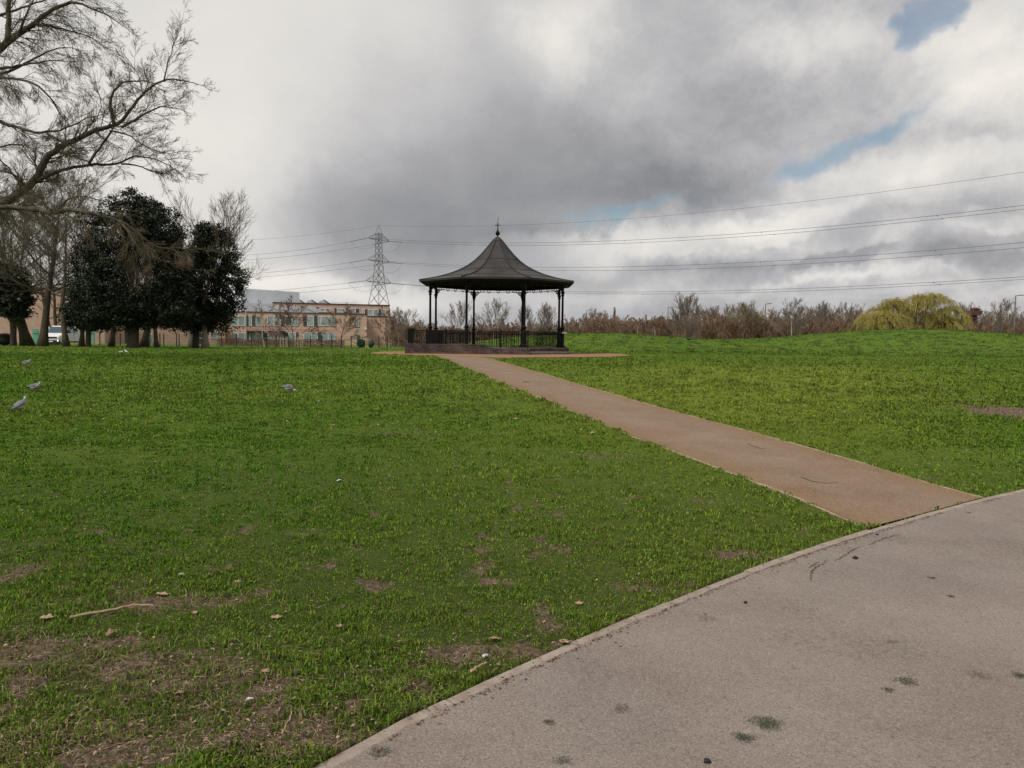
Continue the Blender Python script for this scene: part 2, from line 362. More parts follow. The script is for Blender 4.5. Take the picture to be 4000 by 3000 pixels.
# ------------------------------------------------------------------ ground material
def ground_mat():
    m = bpy.data.materials.new('grass_ground'); m.use_nodes = True; t = m.node_tree; N = t.nodes; L = t.links
    b = N['Principled BSDF']; b.inputs['Roughness'].default_value = .9; b.inputs['Specular IOR Level'].default_value = .1
    tcn = N.new('ShaderNodeTexCoord'); P = tcn.outputs['Object']
    def nz(sc, det=6, ro=.6, st=None):
        v = P
        if st:
            mp = N.new('ShaderNodeMapping'); mp.inputs['Scale'].default_value = st; L.new(P, mp.inputs[0]); v = mp.outputs[0]
        n = N.new('ShaderNodeTexNoise'); L.new(v, n.inputs['Vector']); n.inputs['Scale'].default_value = sc
        n.inputs['Detail'].default_value = det; n.inputs['Roughness'].default_value = ro; return n.outputs['Fac']
    def ramp(f, els):
        r = N.new('ShaderNodeValToRGB'); L.new(f, r.inputs[0]); e = r.color_ramp.elements
        e[0].position, e[0].color = els[0][0], (*els[0][1], 1); e[1].position, e[1].color = els[-1][0], (*els[-1][1], 1)
        for p, c in els[1:-1]: q = e.new(p); q.color = (*c, 1)
        return r.outputs[0]
    def mix(f, a, c, bt='MIX'):
        n = N.new('ShaderNodeMix'); n.data_type = 'RGBA'; n.blend_type = bt
        if isinstance(f, float): n.inputs[0].default_value = f
        else: L.new(f, n.inputs[0])
        L.new(a, n.inputs[6]); L.new(c, n.inputs[7]); return n.outputs[2]
    big = ramp(nz(.11, 4), [(.32, (.066, .132, .010)), (.5, (.102, .178, .014)), (.70, (.175, .220, .026))])
    mid = ramp(nz(1.1, 8, .7), [(.30, (.022, .048, .007)), (.5, (.085, .140, .015)), (.70, (.155, .190, .032))])
    fine = ramp(nz(9, 8, .75), [(.32, (.010, .022, .004)), (.5, (.066, .125, .012)), (.68, (.18, .22, .045))])
    g = mix(.5, big, mid); g = mix(.42, g, fine)
    th_ = ramp(nz(55, 6, .8), [(.34, (.016, .016, .006)), (.48, (.060, .060, .022)), (.58, (.075, .105, .020)), (.70, (.19, .155, .085))])
    cd_ = N.new('ShaderNodeVectorMath'); cd_.operation = 'LENGTH'; L.new(P, cd_.inputs[0])
    nr_ = N.new('ShaderNodeMapRange'); L.new(cd_.outputs['Value'], nr_.inputs[0]); nr_.inputs[1].default_value = 3; nr_.inputs[2].default_value = 13; nr_.inputs[3].default_value = .8; nr_.inputs[4].default_value = 0
    g = mix(nr_.outputs[0], g, th_)
    ya = N.new('ShaderNodeAttribute'); ya.attribute_name = 'yel'; yc = ramp(nz(6, 7, .75), [(.32, (.06, .090, .010)), (.5, (.150, .195, .020)), (.68, (.26, .29, .045))])
    ym = N.new('ShaderNodeMath'); ym.operation = 'MULTIPLY'; ym.inputs[1].default_value = .85; L.new(ya.outputs['Fac'], ym.inputs[0]); g = mix(ym.outputs[0], g, yc)
    tz = N.new('ShaderNodeAttribute'); tz.attribute_name = 'tus'; tzm = N.new('ShaderNodeMath'); tzm.operation = 'MULTIPLY'; tzm.inputs[1].default_value = .8; L.new(tz.outputs['Fac'], tzm.inputs[0])
    dkc = N.new('ShaderNodeRGB'); dkc.outputs[0].default_value = (.034, .062, .010, 1); g = mix(tzm.outputs[0], g, dkc.outputs[0])
    soil = ramp(nz(26, 8, .8), [(.34, (.045, .032, .018)), (.5, (.150, .112, .070)), (.7, (.34, .265, .175))])
    a = N.new('ShaderNodeAttribute'); a.attribute_name = 'bare'
    ad = N.new('ShaderNodeMath'); ad.operation = 'MULTIPLY_ADD'; L.new(nz(5, 6, .7), ad.inputs[0]); ad.inputs[1].default_value = 1.2; L.new(a.outputs['Fac'], ad.inputs[2])
    mr = N.new('ShaderNodeMapRange'); mr.interpolation_type = 'SMOOTHSTEP'; L.new(ad.outputs[0], mr.inputs[0]); mr.inputs[1].default_value = .85; mr.inputs[2].default_value = 1.15
    L.new(mix(mr.outputs[0], g, soil), b.inputs['Base Color'])
    h = N.new('ShaderNodeMath'); h.operation = 'MULTIPLY_ADD'; L.new(nz(3, 9, .75), h.inputs[0]); h.inputs[1].default_value = 1.0; h.inputs[2].default_value = 0
    bp = N.new('ShaderNodeBump'); bp.inputs['Distance'].default_value = .16; L.new(h.outputs[0], bp.inputs['Height']); L.new(bp.outputs[0], b.inputs['Normal'])
    return m
GM = ground_mat()
th = np.r_[np.arange(-42, 42.01, .16), np.arange(45, 318, 4.0)]*math.pi/180
rr = np.r_[.4, np.geomspace(1.0, 150, 330), np.geomspace(160, 3000, 24)]
TT, RR = np.meshgrid(th, rr); X = np.sin(TT)*RR; Y = np.cos(TT)*RR
# denser rows right in front of the lens are not needed: rr is logarithmic
Z = height(X, Y)
Z = Z+(fbm(X, Y, 2.2, 41, 4)-.5)*.07*(1-.5*sstep(Y, 40, 80))*(RR < 150)+(fbm(X, Y, 7, 51, 2)-.5)*.03*(RR < 25)
onp = on_path(X.ravel(), Y.ravel()).reshape(X.shape) & (Y > -10)
Z = np.where(onp, height(X, Y)-.06, Z)
Z = np.where(RR > 160, np.minimum(Z, .47), Z)
bare = bareness(X, Y)
nr, ntn = X.shape
idx = np.arange(nr*ntn).reshape(nr, ntn); nx = np.roll(idx, -1, axis=1)
quads = np.stack([idx[:-1], idx[1:], nx[1:], nx[:-1]], -1).reshape(-1, 4)
tri0 = np.stack([np.full(ntn, nr*ntn), idx[0], nx[0]], -1)
verts = np.vstack([np.stack([X, Y, Z], -1).reshape(-1, 3), [[0, 0, gz(0, 0)-.06]]])
np_mesh('ground', verts, np.r_[quads.ravel(), tri0.ravel()], np.r_[np.full(len(quads), 4), np.full(ntn, 3)], GM, smooth=True,
        attrs={'bare': ('FLOAT', np.r_[bare.ravel(), 0]), 'tus': ('FLOAT', np.r_[tussock(X, Y).ravel(), 0]), 'yel': ('FLOAT', np.r_[yellowing(X, Y).ravel(), 0])}, label='green park lawn with low grassy mounds and worn brown patches', kind='structure')

# strips -----------------------------------------------------------------
def strip(name, A, Bp, n, off, m, **k):
    t = np.linspace(0, 1, n)[None, :, None]; G = A[:, None, :]*(1-t)+Bp[:, None, :]*t
    z = height(G[..., 0], G[..., 1])+off
    v = np.dstack([G, z]).reshape(-1, 3); a, b = G.shape[:2]; i = np.arange(a*b).reshape(a, b)
    q = np.stack([i[:-1, :-1], i[:-1, 1:], i[1:, 1:], i[1:, :-1]], -1).reshape(-1, 4)
    return np_mesh(name, v, q, np.full(len(q), 4), m, smooth=True, attrs={'edge': ('FLOAT', np.tile(np.abs(2*np.linspace(0, 1, n)-1), a))}, **k)
def path_mat(name, base1, base2, speck, dark, big, rough=.9, edge=None, grit=.30):
    m = bpy.data.materials.new(name); m.use_nodes = True; t = m.node_tree; N = t.nodes; L = t.links
    b = N['Principled BSDF']; b.inputs['Roughness'].default_value = rough; b.inputs['Specular IOR Level'].default_value = .15
    P = N.new('ShaderNodeTexCoord').outputs['Object']
    def nz(sc, det=6, ro=.6):
        n = N.new('ShaderNodeTexNoise'); L.new(P, n.inputs['Vector']); n.inputs['Scale'].default_value = sc
        n.inputs['Detail'].default_value = det; n.inputs['Roughness'].default_value = ro; return n.outputs['Fac']
    def sm(f, a, c):
        n = N.new('ShaderNodeMapRange'); n.interpolation_type = 'SMOOTHSTEP'; L.new(f, n.inputs[0]); n.inputs[1].default_value = a; n.inputs[2].default_value = c; return n.outputs[0]
    def mix(f, a, c, k=None):
        if k is not None:
            mm = N.new('ShaderNodeMath'); mm.operation = 'MULTIPLY'; L.new(f, mm.inputs[0]); mm.inputs[1].default_value = k; f = mm.outputs[0]
        n = N.new('ShaderNodeMix'); n.data_type = 'RGBA'; L.new(f, n.inputs[0])
        for i, s in ((6, a), (7, c)):
            if isinstance(s, tuple): n.inputs[i].default_value = (*s, 1)
            else: L.new(s, n.inputs[i])
        return n.outputs[2]
    c = mix(sm(nz(1.1, 8, .65), .32, .68), base1, base2)
    c = mix(sm(nz(.45, 5, .6), .45, .7), c, big, .55)
    if edge:
        ea = N.new('ShaderNodeAttribute'); ea.attribute_name = 'edge'; em = N.new('ShaderNodeMath'); em.operation = 'MULTIPLY_ADD'
        L.new(nz(1.6, 6, .7), em.inputs[0]); em.inputs[1].default_value = .9; L.new(ea.outputs['Fac'], em.inputs[2])
        c = mix(sm(em.outputs[0], .85, 1.45), c, edge, .8)
    vo = N.new('ShaderNodeTexVoronoi'); vo.inputs['Scale'].default_value = 170; L.new(P, vo.inputs['Vector'])
    sv = N.new('ShaderNodeSeparateXYZ'); L.new(vo.outputs['Color'], sv.inputs[0])
    c = mix(sm(nz(90, 6, .85), .50, .62), c, dark, grit); c = mix(sm(sv.outputs[0], .55, .95), c, speck, grit)
    c = mix(sm(sv.outputs[1], .72, .95), c, dark, .40)
    c = mix(sm(nz(28, 7, .75), .54, .72), c, dark, .6)
    mk = N.new('ShaderNodeMath'); mk.operation = 'MULTIPLY'; L.new(sm(nz(.8, 5, .6), .5, .66), mk.inputs[0]); L.new(sm(nz(22, 8, .8), .45, .60), mk.inputs[1])
    c = mix(mk.outputs[0], c, dark, .35)
    c = mix(sm(nz(6.5, 8, .8), .60, .72), c, dark, .5)
    L.new(c, b.inputs['Base Color'])
    bp = N.new('ShaderNodeBump'); bp.inputs['Distance'].default_value = .006; L.new(nz(70, 5, .7), bp.inputs['Height']); L.new(bp.outputs[0], b.inputs['Normal'])
    return m
ASPH = path_mat('worn_tarmac', (.184, .148, .128), (.232, .192, .168), (.40, .36, .32), (.050, .041, .034), (.168, .146, .136))
GRAV = path_mat('reddish_path', (.175, .118, .080), (.220, .160, .118), (.36, .28, .21), (.05, .034, .024), (.175, .102, .058), grit=.62, edge=(.175, .105, .045))
APRM = path_mat('sandy_path', (.27, .155, .08), (.22, .13, .07), (.34, .23, .14), (.10, .06, .035), (.29, .165, .075))
KERBM = mat('concrete_edging', (.205, .160, .130), (.295, .245, .205), 9, .9, .006, 50)
road = strip('wide_path', KERB+KN*.07, FAR, 14, 0, ASPH, label='wide worn grey pink tarmac path curving across the foreground', kind='structure')
strip('gravel_path', GL, GR, 14, .004, GRAV, label='straight reddish brown path leading to the bandstand', kind='structure')
def slab(name, poly, z, m, **k):
    mb = MB(); n = len(poly); c = np.mean(poly, axis=0)
    mb.add([(p[0], p[1], z+.0) for p in poly]+[(p[0], p[1], z-.15) for p in poly], [tuple(range(n))]+[(i, (i+1) % n, (i+1) % n+n, i+n) for i in range(n)])
    return mb.build(name, m, **k)
AZ = gz(-1, 44)+.012
slab('gravel_apron', APR, AZ+.012, APRM, label='flat orange sandy ring of path around the bandstand', kind='structure')
road2 = strip('park_road', np.array([(-75, 68.), (-60, 68), (-17, 72)]), np.array([(-75, 70.5), (-60, 70.5), (-17, 73.5)]), 4, .03,
      mat('pale_road', (.42, .38, .34), (.32, .29, .26), 2), label='thin pale road strip beyond the trees', kind='structure')
def kerb(name, Q, Nn, w, h, seg, m, off=0, gap=.012, **k):
    mb = MB(); s = np.r_[0, np.cumsum(np.hypot(*np.diff(Q, axis=0).T))]; L_ = s[-1]; a = 0
    while a < L_:
        l = seg*random.uniform(.97, 1.03); ts = np.linspace(a+gap/2, min(a+l-gap/2, L_), 5)
        jx = random.uniform(-.006, .006); dz = random.uniform(-.006, .006); vs = []
        for t in ts:
            x = np.interp(t, s, Q[:, 0]); y = np.interp(t, s, Q[:, 1]); nx_ = np.interp(t, s, Nn[:, 0]); ny = np.interp(t, s, Nn[:, 1])
            z = gz(x, y)+off+dz
            for o_, zz in ((jx, -.12), (jx, h-.006), (jx+.008, h), (w-.008+jx, h), (w+jx, h-.006), (w+jx, -.12)):
                vs.append((x+nx_*o_, y+ny*o_, z+zz))
        fs = [(i*6+j, i*6+j+1, (i+1)*6+j+1, (i+1)*6+j) for i in range(len(ts)-1) for j in range(5)]
        fs += [(0, 5, 4, 3, 2, 1), tuple((len(ts)-1)*6+j for j in range(6))]
        mb.add(vs, fs); a += l
    return mb.build(name, m, **k)
KI = slice(0, 470)
kerb('kerb', KERB[KI], KN[KI], .070, .004, .915, KERBM, label='low concrete kerb between the lawn and the wide path', kind='structure')
GLN, GRN = normals(GL), normals(GR)
kerb('path_edging', GL-GLN*.04, GLN, .034, .010, .9, mat('edge_stone', (.18, .135, .08), (.30, .235, .15), 5, .9), label='thin concrete edging on the left of the reddish path', kind='structure')
kerb('path_edging', GR, GRN, .034, .010, .9, bpy.data.materials['edge_stone'], label='thin concrete edging on the right of the reddish path', kind='structure')
# crack in the wide path
cm = MB()
def crack(pts):
    P = [ground(2800+a*.5425, 1700+b*.5425) for a, b in pts]; Q = resample([(p.x, p.y) for p in P], 44)
    nn = normals(Q)
    for i in range(len(Q)):
        Q[i] += nn[i]*random.uniform(-.009, .009)
    w = [random.uniform(.002, .006)*math.sin(math.pi*(i+1)/(len(Q)+1))**.5 for i in range(len(Q))]
    vs = []
    for q, n_, ww in zip(Q, nn, w):
        z = gz(*q)+.004; vs += [(q[0]-n_[0]*ww, q[1]-n_[1]*ww, z), (q[0]+n_[0]*ww, q[1]+n_[1]*ww, z)]
    cm.add(vs, [(2*i, 2*i+1, 2*i+3, 2*i+2) for i in range(len(Q)-1)])
crack([(800, 895), (760, 930), (700, 960), (680, 1000), (670, 1055)]); crack([(735, 915), (700, 930), (665, 960)])
crack([(850, 910), (900, 880), (960, 840), (1000, 815), (1060, 800)]); crack([(1090, 795), (1130, 775), (1220, 740), (1330, 712)])
cm.build('crack', mat('crack_dirt', (.055, .044, .036), rough=1), road, label='jagged dark crack running beside the kerb')

# ------------------------------------------------------------------ bandstand
IRON = mat('black_iron', (.0035, .0035, .004), (.007, .007, .0075), 9, .5, spec=.12)
ROOFM = mat('weathered_roof_sheet', (.015, .014, .015), (.048, .040, .034), 1.3, .48, .004, 14, spec=.32, contrast=(.3, .7))
ROLLM = mat('roof_roll', (.020, .019, .020), rough=.6)
DBRICK = brick_mat('dark_brick', (.034, .021, .020), (.088, .052, .045), (.10, .085, .08), var=1.2)
STONE = mat('step_stone', (.15, .14, .125), (.24, .225, .20), 3, .9, .004, 30)
DSTONE = mat('dark_step', (.045, .042, .040), (.09, .082, .075), 4, .9, .006, 25)
FLOORM = mat('platform_floor', (.16, .155, .15), (.22, .21, .20), 3, .9)
BX, BY, FZ = -1.06, 50.0, 1.20
CA = 4.28; CR = CA/math.cos(R(22.5)); RA = 4.95; RC = RA/math.cos(R(22.5)); PA = 4.72; PC = PA/math.cos(R(22.5))
band = empty('bandstand', (BX, BY, FZ), label='black octagonal iron bandstand with swept pointed roof at the end of the reddish path', cat='bandstand')
def oc(r, k): a = R(22.5+45*k); return (r*math.cos(a), r*math.sin(a))
# platform
mb = MB(); mb.lathe([(PC-.1, -.62), (PC-.1, -.005), (PC-.12, 0)], 8, rot=R(22.5)); mb.build('platform', FLOORM, band)
mb = MB(); mb.lathe([(PC, -.22), (PC+.0, -.035), (PC-.03, -.012), (PC-.06, .012), (PC-.6, .013)], 8, rot=R(22.5)); mb.build('plinth_course', DBRICK, band)
mb = MB(); mb.lathe([(PC+.10, -.33), (PC+.10, -.235), (PC+.02, -.222)], 8, rot=R(22.5)); mb.build('stone_band', STONE, band)
mb = MB(); mb.lathe([(PC+.09, -.75), (PC+.09, -.335)], 8, rot=R(22.5)); mb.build('lower_step', DSTONE, band)
# columns
def col_parts(x, y, ang):
    c = empty('column', (x, y, 0)); c.parent = band; c.rotation_euler = (0, 0, ang)
    mb = MB()
    mb.lathe([(.19, .013), (.19, .10), (.165, .13), (.165, .17), (.13, .22), (.135, .85), (.16, .88), (.16, .95), (.12, .98), (.10, 1.08),
              (.10, 1.16), (.135, 1.20), (.15, 1.24), (.15, 1.27), (.09, 1.33), (.085, 1.38), (.078, 1.45), (.070, 3.30), (.075, 3.34)], 14)
    sh = mb.build('shaft', IRON, c, smooth=False)
    mb = MB(); mb.box(-.20, .20, -.20, .20, .012, .085); mb.build('base_block', IRON, c)
    mb = MB(); mb.lathe([(.08, 3.34), (.105, 3.36), (.105, 3.40), (.085, 3.42), (.09, 3.48), (.14, 3.54), (.145, 3.58), (.10, 3.60), (.085, 3.64), (.085, 4.24)], 14)
    mb.build('capital', IRON, c)
    return c
cols = [oc(CR, k) for k in range(8)]
for k in range(8): col_parts(*cols[k], R(45*k))
# brackets, frieze between columns
for k in range(8):
    a = Vector((*cols[k], 0)); b = Vector((*cols[(k+1) % 8], 0)); d = (b-a).normalized(); L_ = (b-a).length
    z1, z2 = 3.93, 4.08
    fr = MB()
    fr.bar(a+Vector((0, 0, z1))+d*.1, b+Vector((0, 0, z1))-d*.1, .028); fr.bar(a+Vector((0, 0, z2))+d*.1, b+Vector((0, 0, z2))-d*.1, .035)
    fz = fr.build('frieze', IRON, band)
    for i in range(-2, 3):
        c = (a+b)/2+d*(i*.70)+Vector((0, 0, (z1+z2)/2))
        pts = [c+d*math.cos(t)*.105+Vector((0, 0, math.sin(t)*.125)) for t in [2*math.pi*j/16 for j in range(17)]]
        rg = MB(); rg.tube(pts, .024, 5); rg.build('ring', IRON, fz)
    for p0, s in ((a, 1), (b, -1)):
        br = MB(); q = p0+d*s*.08
        arc = [q+d*s*(.70*(1-math.cos(t)))+Vector((0, 0, 3.42+.56*math.sin(t))) for t in [math.pi/2*j/10 for j in range(11)]]
        br.tube(arc, .024, 5)
        # pierced scroll plate in the corner
        for i in range(1, 9):
            t = math.pi/2*i/10; top = arc[i]; br.bar(top, Vector((top.x, top.y, 3.98+.0)), .030 if i < 6 else .018, .02)
        ring = [q+d*s*.13+Vector((0, 0, 3.80))+d*math.cos(t)*.09+Vector((0, 0, math.sin(t)*.10)) for t in [2*math.pi*j/10 for j in range(11)]]
        br.tube(ring, .018, 5)
        br.build('bracket', IRON, band)
# inner beam ring + soffit + roof
mb = MB()
for k in range(8):
    a = Vector((*oc(CR-.02, k), 4.19)); b = Vector((*oc(CR-.02, k+1), 4.19)); mb.bar(a, b, .12, .14)
    mb.bar(Vector((*oc(CR-.02, k), 4.22)), Vector((0, 0, 5.1)), .08, .12)
    mb.bar((a+b)/2, Vector((0, 0, 5.1)), .06, .08)
mb.build('roof_beams', IRON, band)
PROF = [(1.0, 4.27), (.93, 4.335), (.86, 4.41), (.78, 4.505), (.70, 4.62), (.62, 4.755), (.54, 4.92), (.46, 5.12), (.38, 5.365), (.30, 5.68), (.22, 6.08), (.14, 6.56), (.085, 6.92), (.045, 7.16)]
mb = MB()
for k in range(8):
    vs = []
    for r, z in PROF:
        p, q = oc(RC*r, k), oc(RC*r, k+1)
        for t in (0, .25, .5, .75, 1): vs.append((p[0]*(1-t)+q[0]*t, p[1]*(1-t)+q[1]*t, z))
    mb.add(vs, [(i*5+j, i*5+j+1, i*5+j+6, i*5+j+5) for i in range(len(PROF)-1) for j in range(4)])
roof = mb.build('roof', ROOFM, band)
mb = MB()
for k in range(8):
    mb.tube([Vector((*oc((RC+.01)*r, k), z+.015)) for r, z in PROF], .048, 6)
mb.build('ridge_roll', ROLLM, roof)
mb = MB()
for k in range(8):
    for i, (f0, ww) in enumerate(((3.4, .012), (6.6, .012), (9.2, .012))):
        i0 = int(f0); fr_ = f0-i0; r = PROF[i0][0]*(1-fr_)+PROF[i0+1][0]*fr_; z = PROF[i0][1]*(1-fr_)+PROF[i0+1][1]*fr_
        p, q = Vector((*oc(RC*r, k), z+.012)), Vector((*oc(RC*r, k+1), z+.012)); mb.bar(p, q, .03, .016)
mb.build('sheet_lap', mat('lap_line', (.04, .037, .035), rough=.7), roof)
mb = MB()
for k in range(8):
    p, q = Vector((*oc(RC+.0, k), 4.205)), Vector((*oc(RC+.0, k+1), 4.205)); mb.bar(p, q, .03, .10)
mb.build('fascia', ROLLM, roof)
mb = MB(); SOF = [(1.0, 4.17), (.99, 4.14), (.90, 4.06), (.865, 4.20), (.5, 4.62), (.1, 5.2)]
for k in range(8):
    vs = []
    for r, z in SOF:
        vs += [(*oc(RC*r-.02, k), z), (*oc(RC*r-.02, k+1), z)]
    mb.add(vs, [(2*i+1, 2*i, 2*i+2, 2*i+3) for i in range(len(SOF)-1)])
mb.build('soffit', mat('soffit_boards', (.008, .0075, .007), rough=.9), roof)
fin = empty('finial', (0, 0, 7.10)); fin.parent = band
mb = MB(); mb.lathe([(.33, -.02), (.32, .02), (.17, .20), (.165, .215)], 8, rot=R(22.5)); mb.build('roof_cap', ROOFM, fin)
mb = MB(); mb.lathe([(.055, .21), (.05, .30), (.06, .335), (.11, .37), (.148, .44), (.152, .50), (.13, .56), (.085, .62), (.05, .67), (.035, .72), (.045, .75), (.03, .79), (.022, .95), (.02, 1.02)], 14)
mb.build('ball', IRON, fin, smooth=True)
mb = MB()
for a in range(4):
    c, s = math.cos(R(90*a)), math.sin(R(90*a))
    mb.tube([(c*x, s*x, z) for x, z in ((.01, .90), (.03, .98), (.075, 1.03), (.12, 1.03), (.16, .98), (.165, .94))], [.02, .022, .022, .02, .02, .012], 6)
    mb.tube([(c*x, s*x, z) for x, z in ((.0, 1.04), (.03, 1.10), (.055, 1.16))], [.02, .018, .006], 5)
mb.tube([(0, 0, .95), (0, 0, 1.2), (.005, 0, 1.38), (.012, 0, 1.42), (.02, 0, 1.62)], [.02, .012, .012, .022, .002], 6)
mb.build('spike', IRON, fin)
# railings
def railing(a, b, n, name='railing', za=0, zb=0, h=1.02, posts=(0, 1), ornate=False):
    a = Vector(a); b = Vector(b); d = b-a
    r = empty(name, (0, 0, 0)); r.parent = band
    mb = MB(); mb.bar(a+Vector((0, 0, za+h)), b+Vector((0, 0, zb+h)), .055, .04); mb.bar(a+Vector((0, 0, za+h-.14)), b+Vector((0, 0, zb+h-.14)), .02)
    mb.bar(a+Vector((0, 0, za+.08)), b+Vector((0, 0, zb+.08)), .03, .02); 
    for i in range(1, n):
        t = i/n; p = a+d*t; z = za+(zb-za)*t; mb.tube([p+Vector((0, 0, z+.08)), p+Vector((0, 0, z+h))], .0185, 5)
        if ornate:
            for zz in (.87, .93): 
                q = p+Vector((0, 0, z+zz)); mb.tube([q+d.normalized()*.05*math.cos(tt)+Vector((0, 0, .03*math.sin(tt))) for tt in [j*math.pi/4 for j in range(9)]], .008, 4)
    mb.build('railing_panel', IRON, r)
    for t in posts:
        p = a+d*t; z = za+(zb-za)*t; mb = MB(); mb.tube([p+Vector((0, 0, z-.0)), p+Vector((0, 0, z+h+.05))], .030, 8)
        mb.lathe([(.05, h+.04), (.055, h+.07), (.02, h+.11)], 8, c=(p.x, p.y), z0=z); mb.build('post', IRON, r)
    return r
for k in range(8):
    a, b = Vector((*cols[k], 0)), Vector((*cols[(k+1) % 8], 0)); d = (b-a).normalized()
    kk = k % 8
    if kk == 5: continue                               # open front side, closed by the ramp rail
    railing(a+d*.17, b-d*.17, 24, posts=(), ornate=True)
# scrolled panel on the right rear side
sc_ = MB()
a, b = Vector((*cols[0], 0)), Vector((*cols[1], 0)); dn = (b-a).normalized()
for s in (-1, 1):
    for cz, rr_ in ((.30, .13), (.55, .11), (.74, .07)):
        c = (a+b)/2+dn*s*.17+Vector((0, 0, cz)); sc_.tube([c+dn*rr_*math.cos(t)+Vector((0, 0, rr_*1.1*math.sin(t))) for t in [j*math.pi/6 for j in range(13)]], .015, 5)
sc_.build('scroll_panel', IRON, band)
# ramp along the front left with its brick wall and railing (band-local coordinates)
wx0, wx1, wx2, wy = -5.35, -.42, 2.08, -5.72
mb = MB(); mb.box(wx0, wx1, wy, wy+.22, -.62, .13); mb.box(wx0, wx0+.22, wy+.22, wy+2.6, -.62, .13)
mb.build('ramp_wall', DBRICK, band)
mb = MB(); mb.box(wx0-.012, wx1+.0, wy-.012, wy+.235, .13, .20); mb.box(wx0-.012, wx0+.235, wy+.235, wy+2.6, .13, .20)
CAPB = brick_mat('coping_brick', (.058, .045, .042), (.10, .075, .068), (.05, .043, .04), bw=.075, bh=.30, var=.7)
mb.build('ramp_coping', CAPB, band)
mb = MB(); mb.box(wx1, wx2, wy+.003, wy+.217, -.62, -.12); mb.build('ramp_wall', DBRICK, band)
mb = MB(); mb.box(wx1, wx2+.01, wy-.009, wy+.23, -.12, -.02); mb.build('ramp_coping', CAPB, band)
mb = MB(); mb.add([(wx0+.2, wy+.2, .03), (wx1, wy+.2, .02), (wx2, wy+.2, -.10), (wx2, -4.5, -.10), (0, -4.6, .018), (-4.6, -1.9, .02), (wx0+.2, -2.6, .03)], [tuple(range(7))])
mb.build('ramp_surface', FLOORM, band)
Yr = wy+.11
railing((wx0+.14, Yr, 0), (-2.95, Yr, 0), 16, za=.20, zb=.20, h=.80, posts=(.03, .5), name='ramp_railing')
railing((-2.95, Yr, 0), (wx1-.05, Yr, 0), 17, za=.20, zb=.19, h=.80, posts=(0.01,), name='ramp_railing')
railing((wx1-.05, Yr, 0), (wx2-.05, Yr, 0), 17, za=-.02, zb=-.03, h=1.00, posts=(.33, .98), name='ramp_railing')
railing((wx0+.14, Yr+.1, 0), (wx0+.14, -3.2, 0), 14, za=.20, zb=.20, h=.80, posts=(.98,), name='ramp_railing')
mb = MB(); mb.box(wx0+.30, wx0+.50, Yr-.06, Yr+.06, .20, 1.05); mb.box(wx0+.27, wx0+.53, Yr-.08, Yr+.08, 1.05, 1.11); mb.build('end_post', IRON, band)
# solid dark panel (gate box) behind the left of the ramp railing
mb = MB(); mb.box(-4.45, -3.45, -2.3, -2.2, .02, 1.0); mb.build('gate_panel', IRON, band)
# pale sign plate on the right column
mb = MB(); mb.box(CA-.02, CA+.30, -1.98, -1.95, .93, 1.03); mb.build('sign_plate', mat('pale_plate', (.55, .55, .53)), band)

# ------------------------------------------------------------------ buildings
BRICK = brick_mat('pink_brick', (.46, .275, .205), (.53, .34, .26), (.45, .36, .31), var=.25)
EDGE = mat('dark_roof_edge', (.03, .03, .034), rough=.6)
PANEL = mat('dark_cladding', (.045, .048, .055), (.06, .062, .07), 3, .6)
FRAME = mat('window_frame_white', (.62, .64, .64), rough=.5)
CLAD = mat('grey_cladding', (.36, .385, .42), (.42, .44, .47), .5, .55)
def glass(name, c, rough=.08):
    return mat(name, c, tuple(x*.8 for x in c), .5, rough, spec=.8)
GLS = glass('pale_green_glass', (.25, .33, .33)); GLD = glass('dark_glass', (.03, .03, .028)); GLT = glass('teal_glass', (.10, .22, .20))
SKYL = mat('skylight_glass', (.62, .64, .66), (.30, .32, .34), 3, .25, stretch=(4, 1, 1), spec=.8)
class Fac:
    """vertical facade plane through P0; local x along it, local y into the building, z up from z0"""
    def __init__(s, P0, P1, name, z0, **k):
        s.P0 = Vector((P0[0], P0[1], 0)); s.d = (Vector((P1[0], P1[1], 0))-s.P0).normalized(); s.n = Vector((-s.d.y, s.d.x, 0)); s.z0 = z0
        s.root = empty(name, (P0[0], P0[1], z0), math.atan2(s.d.y, s.d.x), **k)
    def loc(s, px, py, dep=0):
        r = ray(px, py); O = Vector((0, 0, EYE)); A = s.P0+s.n*dep
        t = (A-O).dot(s.n)/r.dot(s.n); p = O+r*t
        return (p-s.P0).dot(s.d), p.z-s.z0
    def z3(s, zx, zy, dep=0): return s.loc(850+zx/2.765, 850+zy/2.765, dep)
def window(parent, x0, x1, z0, z1, y, gl=GLS, fr=FRAME, t=.09, div=0):
    mb = MB(); mb.box(x0, x1, y-.10, y+.05, z0, z0+t); mb.box(x0, x1, y-.10, y+.05, z1-t, z1)
    mb.box(x0, x0+t, y-.10, y+.05, z0+t, z1-t); mb.box(x1-t, x1, y-.10, y+.05, z0+t, z1-t)
    for i in range(div):
        xx = x0+(x1-x0)*(i+1)/(div+1); mb.box(xx-t/2, xx+t/2, y-.09, y+.05, z0+t, z1-t)
    w = mb.build('window', fr, parent)
    mb = MB(); mb.box(x0+t, x1-t, y-.04, y-.01, z0+t, z1-t); mb.build('pane', gl, w)
    return w
P0 = at(850, 1330, 144.5); P1 = at(1432, 1330, 153)
SZ = .45
A = Fac(P0, P1, 'school_building', SZ, label='long pink brick school block with flat roof and white framed windows behind the hedge', cat='school')
xr, zt = A.z3(1610, 1045); xl, zt2 = A.z3(-60, 1014); zt = zt2
Wd = 14
def bodyA(m, x0, x1, y0, y1, z0, z1, name, parent, mt):
    b_ = MB(); b_.box(x0, x1, y0, y1, z0, z1); return b_.build(name, mt, parent)
bodyA(A, xl, xr, 0, Wd, -.5, zt, 'wall', A.root, BRICK)
